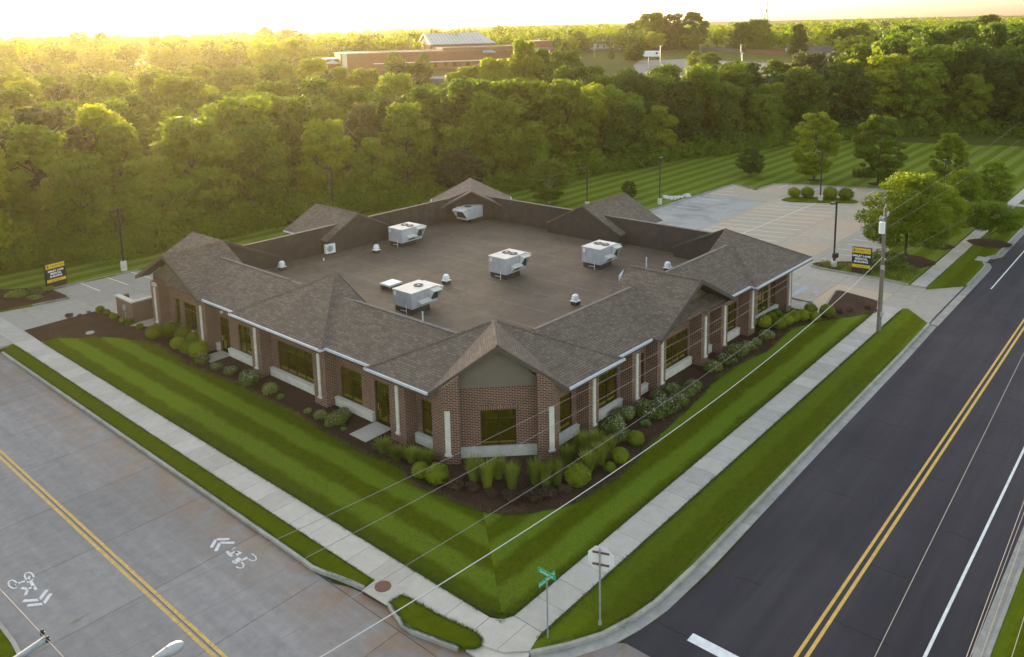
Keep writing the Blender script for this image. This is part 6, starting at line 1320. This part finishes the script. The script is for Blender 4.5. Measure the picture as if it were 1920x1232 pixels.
house(1765, 90, 1796, 8, 12, 'small house with blue grey roof between right skyline trees', hip=.2); house(1885, 112, 1935, 8, 10, 'pale house cut by the right edge of the picture', hip=.2); house(990, 84, 1030, 6, 7, 'house roof behind the right end of the school')
house(735, 88, 775, 4, 8, 'dark roofed house between trees left of the gymnasium'); house(545, 93, 570, 7, 5, 'small white house among trees on the left hillside'); house(1470, 96, 1500, 7, 8, 'small pale house at the fence below the skyline')
def fence(px1, by1, px2, by2, hpx, mat, lab):
    A, L_, ang = frame(px1, by1, px2, by2); h = hpx/ppm(A); B = GT(px2, by2); t = empty('board_fence', A, math.atan2(B.y-A.y, B.x-A.x), label=lab, cat='fence'); L_ = (B.xy-A.xy).length; n_ = int(L_/2.4)
    for i in range(n_):
        z = (B.z-A.z)*i/n_; MB().box(i*2.4+.05, i*2.4+2.35, 0, .06, z-.6, z+h).build('fence_panel', M[mat], t); MB().box(i*2.4-.05, i*2.4+.048, -.03, .09, z-.6, z+h+.1).build('fence_post', M[mat], t)
fence(1045, 99, 1165, 94, 5, 'coping', 'grey board fence below the far hipped house'); fence(1290, 93, 1395, 99, 6, 'coping', 'grey board fence below the skyline clump'); fence(1396, 99, 1478, 104, 7, 'rust', 'reddish brown board fence right of the grey fence')
d_ = ray(1438, 36); d_ = d_/math.hypot(d_[0], d_[1]); A = Vector((d_[0]*600, d_[1]*600, 8.0)); h = (px_of(A.x, A.y, A.z)[1]-5)/ppm(A)
t = empty('radio_mast', A, label='slender pale radio mast rising above the right skyline', cat='mast'); lat = MB(); w_ = 1.3
for i in range(14):
    z0 = -5+(h+5)*i/14; z1 = -5+(h+5)*(i+1)/14; wa = w_*(1-.6*i/14); wb = w_*(1-.6*(i+1)/14)
    for k in range(3): a = k*2.09; b_ = (k+1)*2.09; lat.cyl((wa*math.cos(a), wa*math.sin(a), z0), (wb*math.cos(a), wb*math.sin(a), z1), .14, n=4).cyl((wa*math.cos(a), wa*math.sin(a), z0), (wb*math.cos(b_), wb*math.sin(b_), z1), .09, n=4)
lat.build('lattice', M['rock'], t); MB().cyl((.9, 0, h-3), (.9, 0, h-.2), .35, n=8).cyl((-.9, 0, h-7), (-.9, 0, h-5), .35, n=8).box(-1.2, 1.2, -.3, .3, h-.3, h).build('antenna', M['black'], t)
for px, by, ty, lab in ((1238, 125, 86, 'far lamp post in front of the white trailer'), (1216, 133, 106, 'far lamp post nearest the woods on the school lot'), (1114, 107, 93, 'short far lamp post on the bank'), (1313, 100, 84, 'far lamp post by the grey fence'), (1389, 108, 84, 'far lamp post before the reddish fence'), (1562, 112, 97, 'far lamp post before the brown roofed house'), (1685, 126, 111, 'lit looking lamp post above the woods on the right'), (1391, 130, 100, 'far lamp post among the shrubs by the far lot'), (1640, 60, 39, 'tall stadium light pole on the skyline, left'), (1666, 60, 42, 'tall stadium light pole on the skyline, right')):
    A = GT(px, by); h = (by-ty)/ppm(A); t = empty('lamp_post', A, label=lab, cat='lamp post', group='lamp posts beyond the woods'); MB().cyl((0, 0, -.5), (0, 0, h), .11, n=6).build('pole', M['galv'], t); MB().box(-.8, .8, -.25, .25, h, h+.22).build('lamp_head', M['unit'], t)
# pale hunting of light stones and the young sapling stakes behind the parapet
